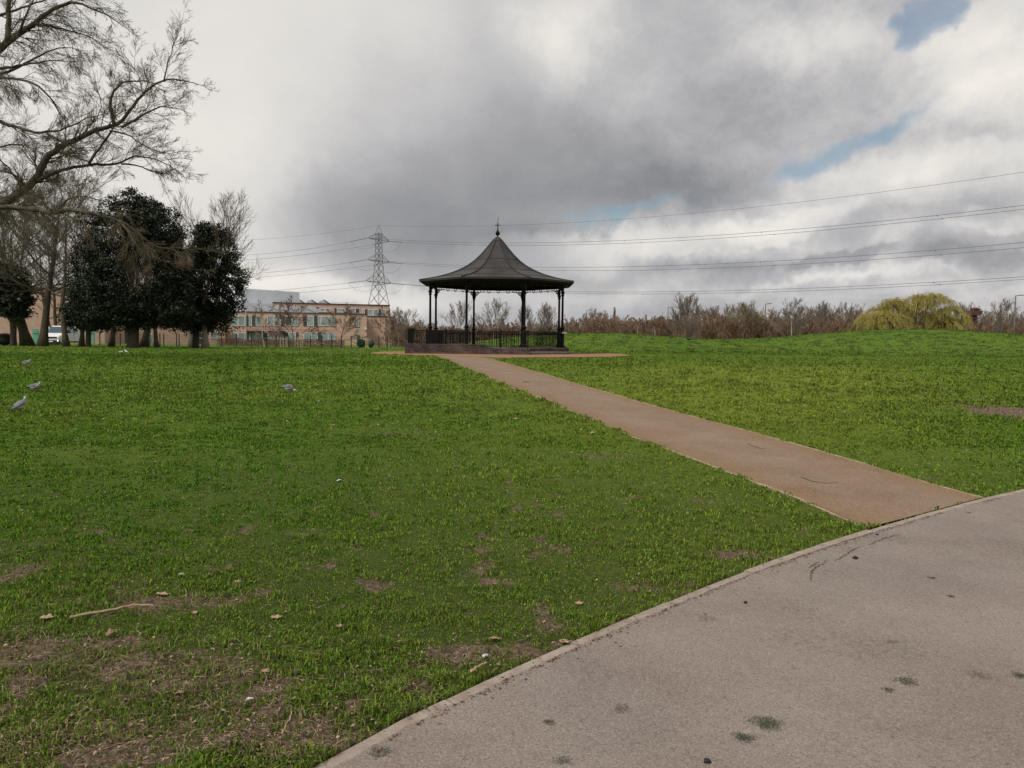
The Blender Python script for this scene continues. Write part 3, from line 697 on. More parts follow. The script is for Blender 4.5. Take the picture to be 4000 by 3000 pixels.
bodyA(A, xl-.1, xr+.12, -.12, Wd+.1, zt, zt+.16, 'roof_edge', A.root, EDGE)
# thin darker string courses on the brickwork
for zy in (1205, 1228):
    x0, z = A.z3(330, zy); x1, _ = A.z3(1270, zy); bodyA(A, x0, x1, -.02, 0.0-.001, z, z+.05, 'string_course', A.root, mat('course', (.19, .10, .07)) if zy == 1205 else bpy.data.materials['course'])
def wA(fac, a, b, t, bt, gl=GLS, dep=0, y=-.0, **k):
    x0, z1 = fac.z3(a, t, dep); x1, z0 = fac.z3(b, bt, dep); return window(fac.root, x0, x1, z0, z1, dep+y, gl, **k)
def pA(fac, a, b, t, bt, dep=0, m=PANEL, name='cladding_panel', th=.05):
    x0, z1 = fac.z3(a, t, dep); x1, z0 = fac.z3(b, bt, dep); b_ = MB(); b_.box(x0, x1, dep-th, dep-.001, z0, z1); return b_.build(name, m, fac.root)
UP = (1062, 1168)
for a, b, g in ((150, 222, GLS), (226, 298, GLS), (338, 370, GLS), (412, 482, GLS), (538, 608, GLS), (612, 686, GLS), (728, 800, GLD), (803, 873, GLS), (967, 1040, GLS), (1083, 1117, GLS), (1122, 1194, GLS), (1198, 1270, GLS)):
    wA(A, a, b, UP[0]+(3 if a > 900 else 0), UP[1]+(3 if a > 900 else 0), g)
for a, b in ((302, 336), (372, 410), (688, 726), (925, 965), (1042, 1081)): pA(A, a, b, UP[0]-6, UP[1]+6)
pA(A, 1488, 1534, 1068, 1188, m=EDGE, th=.03); wA(A, 1495, 1530, 1074, 1178, GLS)
for a, b, g in ((0, 60, GLS), (150, 222, GLS), (226, 298, GLS), (345, 408, GLS), (418, 490, GLS), (542, 612, GLS), (630, 700, GLS), (767, 845, GLS), (930, 1002, GLS), (1010, 1080, GLS), (1124, 1195, GLS), (1199, 1270, GLS), (1495, 1530, GLT)):
    wA(A, a, b, 1244 if a < 1400 else 1255, 1330 if a < 1400 else 1385, g)
for a, b in ((64, 100), (318, 343), (492, 538), (704, 762), (848, 874), (1083, 1121)): pA(A, a, b, 1240, 1335)
for a, b in ((314, 500), (540, 730)):
    x0, z1 = A.z3(a, 1220); x1, z0 = A.z3(b, 1238); b_ = MB(); b_.box(x0, x1, -1.2, -.06, z0, z1); b_.build('canopy', EDGE, A.root)
x0, z = A.z3(305, 1012); b_ = MB(); b_.box(x0-.06, x0+.06, -.14, -.02, 0, z); b_.build('downpipe', mat('pale_pipe', (.5, .47, .42)), A.root)
x0, z = A.z3(1612, 1210); b_ = MB(); b_.box(x0-.5, x0-.1, -.5, -.02, z, z+.25); b_.build('camera_box', FRAME, A.root)
# skylights on the roof of the low block
for a, b in ((370, 545), (545, 715), (715, 880), (880, 1080)):
    dep = 2.0; x0, z1 = A.z3(a, 955, dep); x1, z0 = A.z3(b, 1016, dep); z0 = zt+.1; z1 = max(z1, z0+1)
    k = (x1-x0)*.40
    b_ = MB(); b_.prism([(x0, z1), (x0, z0), (x1, z0)], dep, dep+3.5); o_ = b_.build('skylight', CLAD, A.root)
    b_ = MB(); s0 = Vector((x0, dep-.02, z1+.03)); s1 = Vector((x1, dep-.02, z0+.03)); s2 = Vector((0, 3.6, .0))
    b_.add([s0, s1, s1+s2, s0+s2, s0+Vector((0, 0, .05)), s1+Vector((0, 0, .05)), s1+s2+Vector((0, 0, .05)), s0+s2+Vector((0, 0, .05))],
           [(3, 2, 1, 0), (4, 5, 6, 7), (0, 1, 5, 4), (1, 2, 6, 5), (2, 3, 7, 6), (3, 0, 4, 7)]); b_.build('pane', EDGE, o_)
    b_ = MB()
    for j in range(6):
        t0 = .30+j*.115; t1 = t0+.085; p0 = s0.lerp(s1, t0); p1 = s0.lerp(s1, t1)
        b_.add([p0+Vector((0, -.04, .0)), p1+Vector((0, -.04, .0)), p1+Vector((.9, -.04, .62)), p0+Vector((.9, -.04, .62)),
                p0+Vector((0, .02, .0)), p1+Vector((0, .02, .0)), p1+Vector((.9, .02, .62)), p0+Vector((.9, .02, .62))],
               [(0, 1, 2, 3), (7, 6, 5, 4), (0, 4, 5, 1), (1, 5, 6, 2), (2, 6, 7, 3), (3, 7, 4, 0)])
    b_.build('skylight_glass', SKYL, o_)
# third storey, set back
dB = 6.0
x0, z1 = A.z3(598, 922, dB); x1, z1b = A.z3(1858, 962, dB); zb1 = (z1+z1b)/2+.1
bodyA(A, x0, x1, dB, dB+11, zt-.5, zb1, 'upper_wall', A.root, BRICK); bodyA(A, x0-.1, x1+.1, dB-.12, dB+11.1, zb1, zb1+.18, 'upper_roof_edge', A.root, EDGE)
def topB(zx): return 968+(zx-600)*.018
for a, b, g in ((610, 655, GLS), (658, 705, GLS), (975, 1062, GLS), (1098, 1160, GLS), (1163, 1218, GLS)): wA(A, a, b, topB(a)+2, 1020, g, dep=dB)
pA(A, 1064, 1096, 968, 1020, dep=dB)
for a, b in ((1288, 1375), (1378, 1440), (1442, 1492)): wA(A, a, b, 984, 1024, dep=dB)
pA(A, 1262, 1286, 978, 1024, dep=dB); pA(A, 1494, 1526, 984, 1026, dep=dB)
for a, b in ((1565, 1590), (1622, 1680), (1682, 1736), (1768, 1820)): wA(A, a, b, 992, 1060, dep=dB)
pA(A, 1592, 1620, 990, 1062, dep=dB); pA(A, 1738, 1766, 990, 1062, dep=dB)
# right-hand lower wing
dC = 5.0
x0, z1 = A.z3(1560, 1066, dC); x1, _ = A.z3(1812, 1066, dC); x2, z2 = A.z3(1915, 1074, dC+.5)
bodyA(A, x0, x1, dC, dC+10, -.5, z1, 'side_wing', A.root, BRICK); bodyA(A, x0, x1+.1, dC-.1, dC+10, z1, z1+.14, 'wing_roof_edge', A.root, EDGE)
bodyA(A, x1, x2, dC+.5, dC+9, -.5, z1-.05, 'end_wing', A.root, BRICK); bodyA(A, x1+.1, x2+.1, dC+.4, dC+9, z1-.05, z1+.1, 'wing_roof_edge', A.root, EDGE)
wA(A, 1872, 1900, 1110, 1185, dep=dC+.5); wA(A, 1872, 1900, 1265, 1360, dep=dC+.5)
# grey plant block and rooflights
dP = 13.0
x0, z1 = A.z3(250, 778, dP); x1, z1b = A.z3(885, 806, dP)
b_ = MB(); zz = zb1
b_.add([(x0, dP, zz-3), (x1, dP, zz-3), (x1, dP, z1b), (x0, dP, z1+.3), (x0, dP+12, zz-3), (x1, dP+12, zz-3), (x1, dP+12, z1b), (x0, dP+12, z1+.3)],
       [(0, 1, 2, 3), (7, 6, 5, 4), (0, 4, 5, 1), (1, 5, 6, 2), (2, 6, 7, 3), (3, 7, 4, 0)]); b_.build('plant_room', CLAD, A.root)
x0, z1 = A.z3(300, 905, 5.5); x1, z1b = A.z3(595, 930, 5.5)
bodyA(A, x0, x1, 5.0, dP, zt, z1b, 'lower_plant_room', A.root, CLAD)
for a, m_, b in ((885, 886, 955), (962, 1012, 1092), (1096, 1146, 1228)):
    xa, z0 = A.z3(a, 925, 8); xm, zm = A.z3(m_, 890, 8); xb, _ = A.z3(b, 930, 8)
    _, zl = A.z3(a, 905, 8)
    b_ = MB(); b_.prism([(xa, zb1), (xb, zb1), (xm, zm), (xa, zl)], 8, 12); rl = b_.build('rooflight', CLAD, A.root)
    b_ = MB(); b_.bar(Vector((xm, 7.95, zm+.05)), Vector((xb, 7.95, zb1+.08)), .12, .12); b_.build('rooflight_edge', EDGE, rl)
# roof guard rail
x0, z0 = A.z3(1230, 922, 8); x1, z1 = A.z3(1500, 935, 8); b_ = MB(); b_.bar(Vector((x0, 8, zb1+.55)), Vector((x1, 8, zb1+.55)), .06)
for i in range(9): xx = x0+(x1-x0)*i/8; b_.bar(Vector((xx, 8, zb1)), Vector((xx, 8, zb1+.55)), .05)
b_.build('guard_rail', CLAD, A.root)

# sports hall on the left, behind the trees
H0 = at(-330, 1330, 112); H1 = at(405, 1330, 122)
Hh = Fac(H0, H1, 'brick_hall', .45, label='tall windowless pink brick hall with green doors behind the bare trees and van', cat='hall')
x1, z1 = Hh.loc(405, 1136); _, zl = Hh.loc(100, 1126)
bodyA(Hh, 0, x1, 0, 20, -.5, zl, 'wall', Hh.root, BRICK); bodyA(Hh, -.1, x1+.1, -.12, 20.1, zl, zl+.2, 'roof_edge', Hh.root, EDGE)
GRN = mat('green_door', (.10, .33, .25), (.13, .38, .29), 2, .5)
for a, b in ((128, 148), (356, 367)):
    xa, za = Hh.loc(a, 1284); xb, _ = Hh.loc(b, 1284); b_ = MB(); b_.box(xa, xb, -.06, -.002, 0, za); dr = b_.build('door', GRN, Hh.root)
    b_ = MB(); b_.box(xa-.03, xb+.03, -.09, -.06, za*.66, za*.66+.08); b_.build('door_rail', EDGE, dr)
xa, za = Hh.loc(248, 1180); xb, zb = Hh.loc(262, 1190); window(Hh.root, xa, xb, zb, za, 0, GLT)
G0 = at(400, 1330, 128); G1 = at(870, 1330, 140)
Gg = Fac(G0, G1, 'brick_annexe', .45, label='low pink brick annexe with narrow dark doors seen under the evergreens', cat='annexe')
x1, z1 = Gg.loc(880, 1238)
bodyA(Gg, 0, x1, 0, 10, -.5, z1, 'wall', Gg.root, BRICK); bodyA(Gg, -.1, x1+.1, -.12, 10.1, z1, z1+.18, 'roof_edge', Gg.root, EDGE)
for a, b, t, g in ((488, 500, 1292, PANEL), (578, 594, 1305, FRAME), (760, 800, 1290, PANEL)):
    xa, za = Gg.loc(a, t); xb, _ = Gg.loc(b, t); b_ = MB(); b_.box(xa, xb, -.05, -.002, 0, za); dr = b_.build('door', g, Gg.root)
    if g is FRAME: b_ = MB(); b_.box(xa+.1, xb-.1, -.08, -.05, .1, za-.1); b_.build('pane', GLT, dr)
for a, b in ((775, 795), (820, 850)):
    xa, za = Gg.loc(a, 1297); xb, zb = Gg.loc(b, 1322); window(Gg.root, xa, xb, zb, za, 0)

# ------------------------------------------------------------------ pylon and lines
STEEL = mat('galvanised_steel', (.16, .165, .175), (.22, .225, .23), 1, .6, metal=.3)
PX, PY = at(1479.5, 1000, 290).x, 290.0
ang = math.atan2(.82, .57)
pyl = empty('electricity_pylon', (PX, PY, .3), ang, label='tall grey lattice electricity pylon rising behind the school', cat='pylon')
WID = [(0, 5.6), (14.7, 3.95), (23.5, 2.15), (31.6, 1.42), (40, 1.18), (42.6, 1.12), (45.4, .1)]
def hw(z): return float(np.interp(z, [a for a, b in WID], [b for a, b in WID]))/1.39
mb = MB()
for sx in (-1, 1):
    for sy in (-1, 1):
        for (a, _), (b, _) in zip(WID[:-1], WID[1:]):
            mb.bar((sx*hw(a), sy*hw(a), a), (sx*hw(b), sy*hw(b), b), .17)
mb.build('leg', STEEL, pyl)
mb = MB(); lv = [0, 7.5, 14.7, 19.5, 23.5, 26.3, 29, 31.6, 33.7, 35.8, 37.9, 40, 41.4, 42.6]
for a, b in zip(lv[:-1], lv[1:]):
    wa, wb = hw(a), hw(b)
    for s in (-1, 1):
        for q in (0, 1):
            def P(u, w, z): return (u, s*w, z) if q == 0 else (s*w, u, z)
            mb.bar(P(-wa, wa, a), P(wb, wb, b), .09); mb.bar(P(wa, wa, a), P(-wb, wb, b), .09)
            if a in (0, 7.5, 14.7, 23.5, 31.6, 40): mb.bar(P(-wa, wa, a), P(wa, wa, a), .10)
mb.build('bracing', STEEL, pyl)
ARMS = [(23.5, 26.6, 7.0), (31.6, 34.4, 6.1), (39.8, 42.4, 5.85)]
tips = {}
for i, (z0, z1, l) in enumerate(ARMS):
    mb = MB()
    for s in (-1, 1):
        w0, w1 = hw(z0), hw(z1); tip = Vector((s*l, 0, z0+.2))
        for sy in (-1, 1):
            mb.bar((s*w0, sy*w0, z0), tip, .12); mb.bar((s*w1, sy*w1, z1), tip, .10)
            for t in (.3, .6):
                mb.bar(Vector((s*w0, sy*w0, z0)).lerp(tip, t), Vector((s*w1, sy*w1, z1)).lerp(tip, max(t-.25, 0)), .06)
        tips[(i, s)] = Matrix.Rotation(ang, 3, 'Z') @ tip+Vector((PX, PY, .3))
    mb.build('cross_arm', STEEL, pyl)
WIRE = mat('wire', (.10, .105, .115), rough=.6)
INS = mat('insulator', (.10, .10, .11), rough=.4)
def fit_span(P, D, obs, smax):
    rows = []
    for px, py in obs:
        r = ray(px, py); k = r.x/r.y; s = (k*P.y-P.x)/(D[0]-k*D[1]); Yv = P.y+D[1]*s; z = EYE+r.z/r.y*Yv; rows.append((s, z-P.z))
    (s1, a1), (s2, a2) = rows
    b = (a2/s2-a1/s1)/(s2-s1); a = a1/s1-b*s1
    return lambda s: Vector((P.x+D[0]*s, P.y+D[1]*s, P.z+a*s+b*s*s))
DR = (.8, -.6); DL = (-.985, .17)
def z3p(a, b): return (850+a/2.765, 850+b/2.765)
LINES = [
    ('e', Vector((PX, PY, 45.7)), [(2300, 865), (4000, 672)], [z3p(1000, 186), z3p(385, 240)], .038, 'thin topmost earth wire running over the pylon peak'),
    ((2, -1), None, [(2300, 944), (4000, 802)], [z3p(1000, 335), z3p(385, 400)], .05, 'highest but one power line, upper wire of the top pair'),
    ((2, 1), None, [(2300, 955), (4000, 817)], [z3p(1000, 393), z3p(390, 452)], .05, 'lower wire of the top pair of power lines'),
    ((1, -1), None, [(2300, 1044), (4000, 947)], [z3p(1000, 545), z3p(385, 605)], .05, 'upper wire of the middle pair of power lines'),
    ((1, 1), None, [(2300, 1057), (4000, 967)], [z3p(1000, 595), z3p(420, 645)], .05, 'lower wire of the middle pair of power lines'),
    ((0, -1), None, [(2300, 1140), (4000, 1081)], [z3p(1000, 752), z3p(650, 785)], .05, 'upper wire of the lowest pair of power lines'),
    ((0, 1), None, [(2300, 1147), (4000, 1091)], [z3p(1200, 783), z3p(890, 810)], .05, 'lower wire of the lowest pair of power lines')]
for key, P, oR, oL, rad, lab in LINES:
    if P is None: P = tips[key]
    fR = fit_span(P, DR, oR, 300); fL = fit_span(P, DL, oL, 330)
    mb = MB(); R_ = [fR(s) for s in np.linspace(0, 300, 60)]; L_ = [fL(s) for s in np.linspace(0, 260, 40)]
    if key == 'e': mb.tube(L_[::-1]+R_[1:], rad, 5)
    else:
        mb.tube([fL(s) for s in np.linspace(7, 260, 40)][::-1], rad, 5); mb.tube([fR(s) for s in np.linspace(7, 300, 60)], rad, 5)
        a, b = fL(7), fR(7); mid = P+Vector((0, 0, -4.2))
        mb.tube([a, a.lerp(mid, .45)+Vector((0, 0, -1.2)), mid, b.lerp(mid, .45)+Vector((0, 0, -1.2)), b], .04, 5)
        for s in (70, 110, 150, 190):
            q = fR(s); mb.tube([q+Vector((0, 0, -.22)), q+Vector((0, 0, .06))], [.10, .10], 6)
        it = MB()
        for f in (fL, fR): it.tube([f(.3), f(6.9)], .14, 6)
        io = it.build('insulator', INS, pyl); io.matrix_parent_inverse = pyl.matrix_world.inverted() if False else Matrix.Identity(4)
        # pylon has its own transform: bring the world-space insulator into its frame
        mw = Matrix.Translation((PX, PY, .3)) @ Matrix.Rotation(ang, 4, 'Z'); io.matrix_parent_inverse = mw.inverted()
    mb.build('power_line', WIRE, label=lab, cat='power line', group='power lines strung from the pylon')

# ------------------------------------------------------------------ lamp posts
LAMPM = mat('lamp_steel', (.13, .135, .14), rough=.6)
def lamp(px, py, Yd, lab):
    top = at(px, py, Yd); g = .45
    o = empty('street_lamp', (top.x, Yd, g), label=lab, cat='street lamp', group='street lamps beyond the far trees')
    h = top.z-g
    mb = MB(); mb.tube([(0, 0, 0), (0, 0, 1.2), (0, 0, 1.25), (0, 0, h)], [.14, .14, .10, .08], 8); mb.tube([(0, 0, h-.05), (.5, 0, h)], .05, 6); mb.build('post', LAMPM, o)
    mb = MB(); mb.prism([(.35, h-.07), (1.15, h-.02), (1.15, h+.05), (.9, h+.12), (.35, h+.05)], -.16, .16); mb.build('lamp_head', LAMPM, o)
lamp(2292, 1211, 183, 'faint street lamp above the far trees, nearest to the bandstand')
lamp(2610, 1200, 160, 'street lamp just left of the tall two stemmed bare tree')
lamp(2991, 1186, 146, 'street lamp above the far trees left of the white stemmed birch')
lamp(3446, 1171, 140, 'street lamp showing at the left edge of the yellow willow')
lamp(3968, 1154, 115, 'tallest street lamp near the right edge right of the rusty sculpture')

# ------------------------------------------------------------------ rusty sculpture
RUST = mat('rusty_timber', (.055, .028, .024), (.10, .05, .038), 2, .85)
sp_ = at(3804, 1265, 118); sg = .5
sc = empty('rusty_sculpture', (sp_.x, 118, sg), label='rust brown tower sculpture with stacked jutting platforms right of the willow', cat='sculpture')
k_ = 118/2900
def zp(py): return 1.6+(1352-py)*k_-sg
mb = MB(); mb.tube([(0, 0, 0), (.05, 0, zp(1252)), (.1, 0, zp(1236)), (.05, 0, zp(1225))], [.50, .28, .33, .42], 7); mb.build('trunk', RUST, sc)
for (x0, x1, y0, y1, dp, nm) in ((-1.0, .75, 1234, 1226, .6, 'platform'), (-.75, 1.05, 1228, 1214, .55, 'platform'), (-.45, .85, 1213, 1208, .45, 'platform'), (-.5, .5, 1246, 1241, .4, 'platform')):
    mb = MB(); a, b = zp(y0), zp(y1); mb.prism([(x0, a+.05), (x1-.25, a), (x1, b-.1), (x1, b), (x0+.15, b)], -dp, dp); mb.build(nm, RUST, sc)
mb = MB(); a = zp(1208); mb.lathe([(.62, 0), (.45, .16), (.28, .24)], 6, c=(.1, 0), z0=a); mb.tube([(-.6, 0, a-.6), (-.52, 0, a+.35)], [.10, .06], 6); mb.build('cap', RUST, sc)
for x in (-.35, .1, .5):
    mb = MB(); mb.bar((x, 0, zp(1214)), (x, 0, zp(1207)), .12); mb.build('strut', RUST, sc)

# ------------------------------------------------------------------ trees
def seg_mesh(name, segs, m, parent, minr=0, n=3, **k):
    S = np.array(segs, float).reshape(-1, 8)
    a = S[:, 0:3]; b = S[:, 3:6]; ra = np.maximum(S[:, 6], minr); rb = np.maximum(S[:, 7], minr)
    d = b-a; d /= np.linalg.norm(d, axis=1)[:, None]+1e-9
    ref = np.where(np.abs(d[:, 2:3]) < .9, [[0, 0, 1.]], [[1., 0, 0]])
    sx = np.cross(d, ref); sx /= np.linalg.norm(sx, axis=1)[:, None]+1e-9; sy = np.cross(sx, d)
    vs = []
    for c, r in ((a, ra), (b, rb)):
        for i in range(n):
            t = 2*math.pi*i/n; vs.append(c+(sx*math.cos(t)+sy*math.sin(t))*r[:, None])
    V = np.stack(vs, 1).reshape(-1, 3); base_ = (np.arange(len(S))*2*n)[:, None, None]
    q = np.array([(i, (i+1) % n, n+(i+1) % n, n+i) for i in range(n)])[None]
    L_ = (q+base_).reshape(-1, 4)
    return np_mesh(name, V, L_, np.full(len(L_), 4), m, parent, smooth=True, **k)
def norm(v):
    l = math.sqrt(v[0]**2+v[1]**2+v[2]**2)+1e-9; return (v[0]/l, v[1]/l, v[2]/l)
def turn(d, ang, rnd):
    # rotate d by ang towards a random perpendicular
    r = norm((rnd.gauss(0, 1), rnd.gauss(0, 1), rnd.gauss(0, 1)))
    k = d[0]*r[0]+d[1]*r[1]+d[2]*r[2]; p = norm((r[0]-k*d[0], r[1]-k*d[1], r[2]-k*d[2]))
    c, s = math.cos(ang), math.sin(ang)
    return (d[0]*c+p[0]*s, d[1]*c+p[1]*s, d[2]*c+p[2]*s)
def grow(segs, p, d, L_, r, lev, rnd, up=.06, wig=.22, kids=(6, 6, 5), pieces=(6, 5, 4, 3), ratio=.5, ang=(.5, 1.1), thick=None, droop=0, rmin=.004):
    n = pieces[min(lev, len(pieces)-1)]; sl = L_/n; nk = kids[lev] if lev < len(kids) else 0
    ks = sorted(rnd.uniform(.12, 1.0) for _ in range(nk)); ki = 0
    for i in range(n):
        d = turn(d, abs(rnd.gauss(0, wig)), rnd); d = norm((d[0], d[1], d[2]+up-droop*(i/n)))
        q = (p[0]+d[0]*sl, p[1]+d[1]*sl, p[2]+d[2]*sl)
        t0, t1 = i/n, (i+1)/n; r0 = r*(1-.75*t0); r1 = r*(1-.75*t1)
        tgt = thick if (thick is not None and r0 > .035) else segs
        tgt.append((*p, *q, max(r0, rmin), max(r1, rmin)))
        while ki < nk and ks[ki] <= t1:
            f = (ks[ki]-t0)/(t1-t0); o = (p[0]+(q[0]-p[0])*f, p[1]+(q[1]-p[1])*f, p[2]+(q[2]-p[2])*f)
            cd = turn(d, rnd.uniform(*ang), rnd)
            cl = L_*ratio*(1.15-.65*ks[ki])*rnd.uniform(.7, 1.25)
            grow(segs, o, cd, cl, max(r0*.55, rmin), lev+1, rnd, up, wig, kids, pieces, ratio, ang, thick, droop, rmin); ki += 1
        p = q
BARK = mat('dark_bark', (.045, .036, .028), (.085, .07, .052), 8, .95, .02, 25)
TWIG = mat('twig_bark', (.085, .066, .042), (.13, .10, .065), 1.2, .95)
BARK2 = mat('mossy_bark', (.055, .044, .030), (.10, .082, .052), 5, .95, .03, 20)
TWIG2 = mat('grey_twigs', (.09, .074, .052), (.155, .13, .09), .8, .95)
# big tree off the left edge whose limbs reach into the frame
rnd = random.Random(3)
DT = 30.0
HL = [  # traced limbs: px points, start and end radius (px), depth sway
    ([(-330, 900), (-150, 860), (18, 790), (104, 741), (149, 692), (172, 619), (212, 588), (271, 556), (339, 524), (398, 502), (448, 493), (479, 475), (502, 439), (542, 384), (583, 344), (633, 314), (690, 306), (738, 320)], 20, 2.0, 1.2, 1),
    ([(448, 493), (434, 452), (427, 389), (447, 344), (470, 316), (520, 312), (570, 316), (620, 330)], 7, 1.5, -.8, 1),
    ([(149, 710), (181, 678), (226, 669), (280, 655), (344, 644), (407, 642), (475, 640), (506, 610), (542, 610), (601, 617), (650, 640), (700, 672)], 9, 1.2, 1.8, 1),
    ([(348, 637), (375, 592), (407, 556), (434, 515)], 6, 4, 1.0, 1),
    ([(475, 640), (520, 640), (560, 655), (610, 672), (650, 668)], 4, 1.2, 1.5, 1),
    ([(-330, 430), (-150, 455), (0, 479), (36, 484), (90, 504), (136, 515), (181, 520), (217, 511), (258, 508), (294, 479), (344, 461), (389, 450)], 9, 1.5, -1.5, 1),
    ([(-330, 850), (-100, 812), (0, 808), (90, 811), (149, 820), (217, 836), (244, 818), (289, 818), (344, 831), (407, 845), (452, 856), (506, 881), (565, 935), (610, 971), (678, 967), (746, 975)], 13, 1.6, -2.4, 2),
    ([(470, 860), (500, 905), (530, 960), (575, 1000), (625, 1020), (700, 1035)], 4.5, 1.2, -2.2, 2),
    ([(217, 836), (245, 800), (262, 772), (300, 757), (350, 770)], 5, 1.2, -1.8, 1),
    ([(475, 497), (542, 461), (588, 425), (646, 416), (700, 425)], 6, 1.5, 2.2, 1),
    ([(427, 510), (500, 520), (545, 560), (600, 590), (660, 600)], 3.5, 1.2, .4, 1),
    ([(300, 545), (340, 500), (400, 440), (395, 370), (360, 320)], 3, 1, 2.4, 1),
    ([(640, 316), (650, 270), (665, 220), (680, 165), (700, 125)], 3.2, .8, .5, 0),
    ([(560, 370), (545, 300), (510, 250), (480, 205)], 2.6, .8, 2.0, 0),
    ([(-330, 380), (-150, 290), (0, 199), (41, 154), (77, 131), (127, 99), (158, 72), (190, 45), (253, 14), (289, 2), (316, 9), (348, 32), (407, 50), (450, 80)], 17, 1.8, .6, 2),
    ([(30, 165), (36, 90), (32, 23), (29, -60), (20, -160)], 11, 6, .2, 1),
    ([(145, 93), (203, 99), (271, 122), (325, 131), (380, 160)], 5, 1.5, 2.0, 2),
    ([(-330, 340), (-150, 290), (0, 271), (45, 262), (104, 249), (167, 244), (208, 231), (260, 240)], 9, 1.4, -1.4, 2),
    ([(-150, 330), (0, 294), (54, 271), (118, 235), (181, 203), (226, 190), (258, 184), (310, 195)], 7, 1.2, 2.8, 2),
    ([(-330, 360), (-150, 310), (0, 303), (54, 303), (113, 316), (167, 348), (203, 389), (226, 429), (244, 461)], 8, 1.6, -2.6, 2),
    ([(0, 60), (60, 40), (150, 10), (250, -30)], 6, 2, 1.5, 2), ([(77, 131), (100, 60), (140, -20)], 5, 2, -1, 2),
    ([(181, 520), (250, 560), (300, 600), (330, 650)], 3, 1, -1.5, 1),
    ([(-330, 640), (-150, 620), (0, 575), (60, 560), (120, 575), (170, 600)], 7, 1.2, 3.0, 1),
    ([(100, 741), (60, 690), (20, 640), (-30, 600)], 5, 2, 2.0, 1)]
hero = empty('bare_tree', (at(-380, 1360, 33).x, 33, .7), label='large bare tree at the left edge with long dark limbs arching over the lawn', cat='tree')
hp = Vector(hero.location); trunk = MB(); tw = []
tx = hero.location.x; trunk.tube([(0, 0, -.3), (0, 0, .4), (.15, -.3, 3), (.35, -1.4, 5.5), (.5, -2.4, 7.5), (.6, -2.8, 10), (.5, -3, 13), (.9, -2.6, 16.5)], [.75, .55, .48, .45, .42, .36, .28, .12], 12)
for pts, r0, r1, sway, pend in HL:
    if pts[0][0] == -330: pts = [(-528, pts[0][1]+70)]+pts
    n = len(pts); P = []; Lp = []
    for i, (a, b) in enumerate(pts):
        t = i/(n-1); st = pts[0][0] < -200
        Y_ = DT+sway*math.sin(t*2.4)*(1 if st else .6)+(0 if st else sway*.35)
        P.append(at(a, b, Y_)-hp)
    sc_px = DT/F; rad = [(r0+(r1-r0)*(i/(n-1))**.8)*sc_px for i in range(n)]
    # subdivide smoothly
    s = np.r_[0, np.cumsum([(P[i+1]-P[i]).length for i in range(n-1)])]; T = np.linspace(0, s[-1], max(6, int(s[-1]/.25)))
    Q = np.c_[[np.interp(T, s, [p[c] for p in P]) for c in range(3)]].T; rq = np.interp(T, s, rad)
    for _ in range(2): Q[1:-1] = (Q[:-2]+Q[2:]+2*Q[1:-1])/4
    Q[2:-2] += np.random.normal(0, .018, (len(Q)-4, 3))
    trunk.tube([Vector(q) for q in Q], list(rq), 7)
    L_ = s[-1]
    a = .0
    while a < L_:
        i = min(int(a/L_*(len(Q)-1)), len(Q)-2); q = Q[i]; px_ = hp.x+q[0]
        if px_/ (hp.y+q[1]) > -.80:
            d = norm(Q[i+1]-Q[i]); u = a/L_
            cd = turn(d, rnd.uniform(.55, 1.15), rnd)
            if pend == 0: cd = norm((cd[0], cd[1], cd[2]+.35))
            ln = rnd.uniform(.9, 2.2)*(1.05-.42*u)*(1.0 if r0 > 4 else .75)
            grow(tw, tuple(q), cd, ln, max(.012, rq[i]*.30), 0, rnd, up=(.03 if pend < 2 else -.07), wig=.13, kids=(9, 7), pieces=(8, 6, 4), ratio=.56, ang=(.30, .75), rmin=.0040)
        a += rnd.uniform(.20, .40)
    grow(tw, tuple(Q[-1]), norm(Q[-1]-Q[-2]), 1.3, rq[-1], 0, rnd, up=.05, kids=(9, 6), pieces=(8, 6, 4), rmin=.0040)
trunk.build('trunk', BARK, hero, smooth=True)
seg_mesh('twigs', tw, TWIG, hero)
print('hero twigs', len(tw))

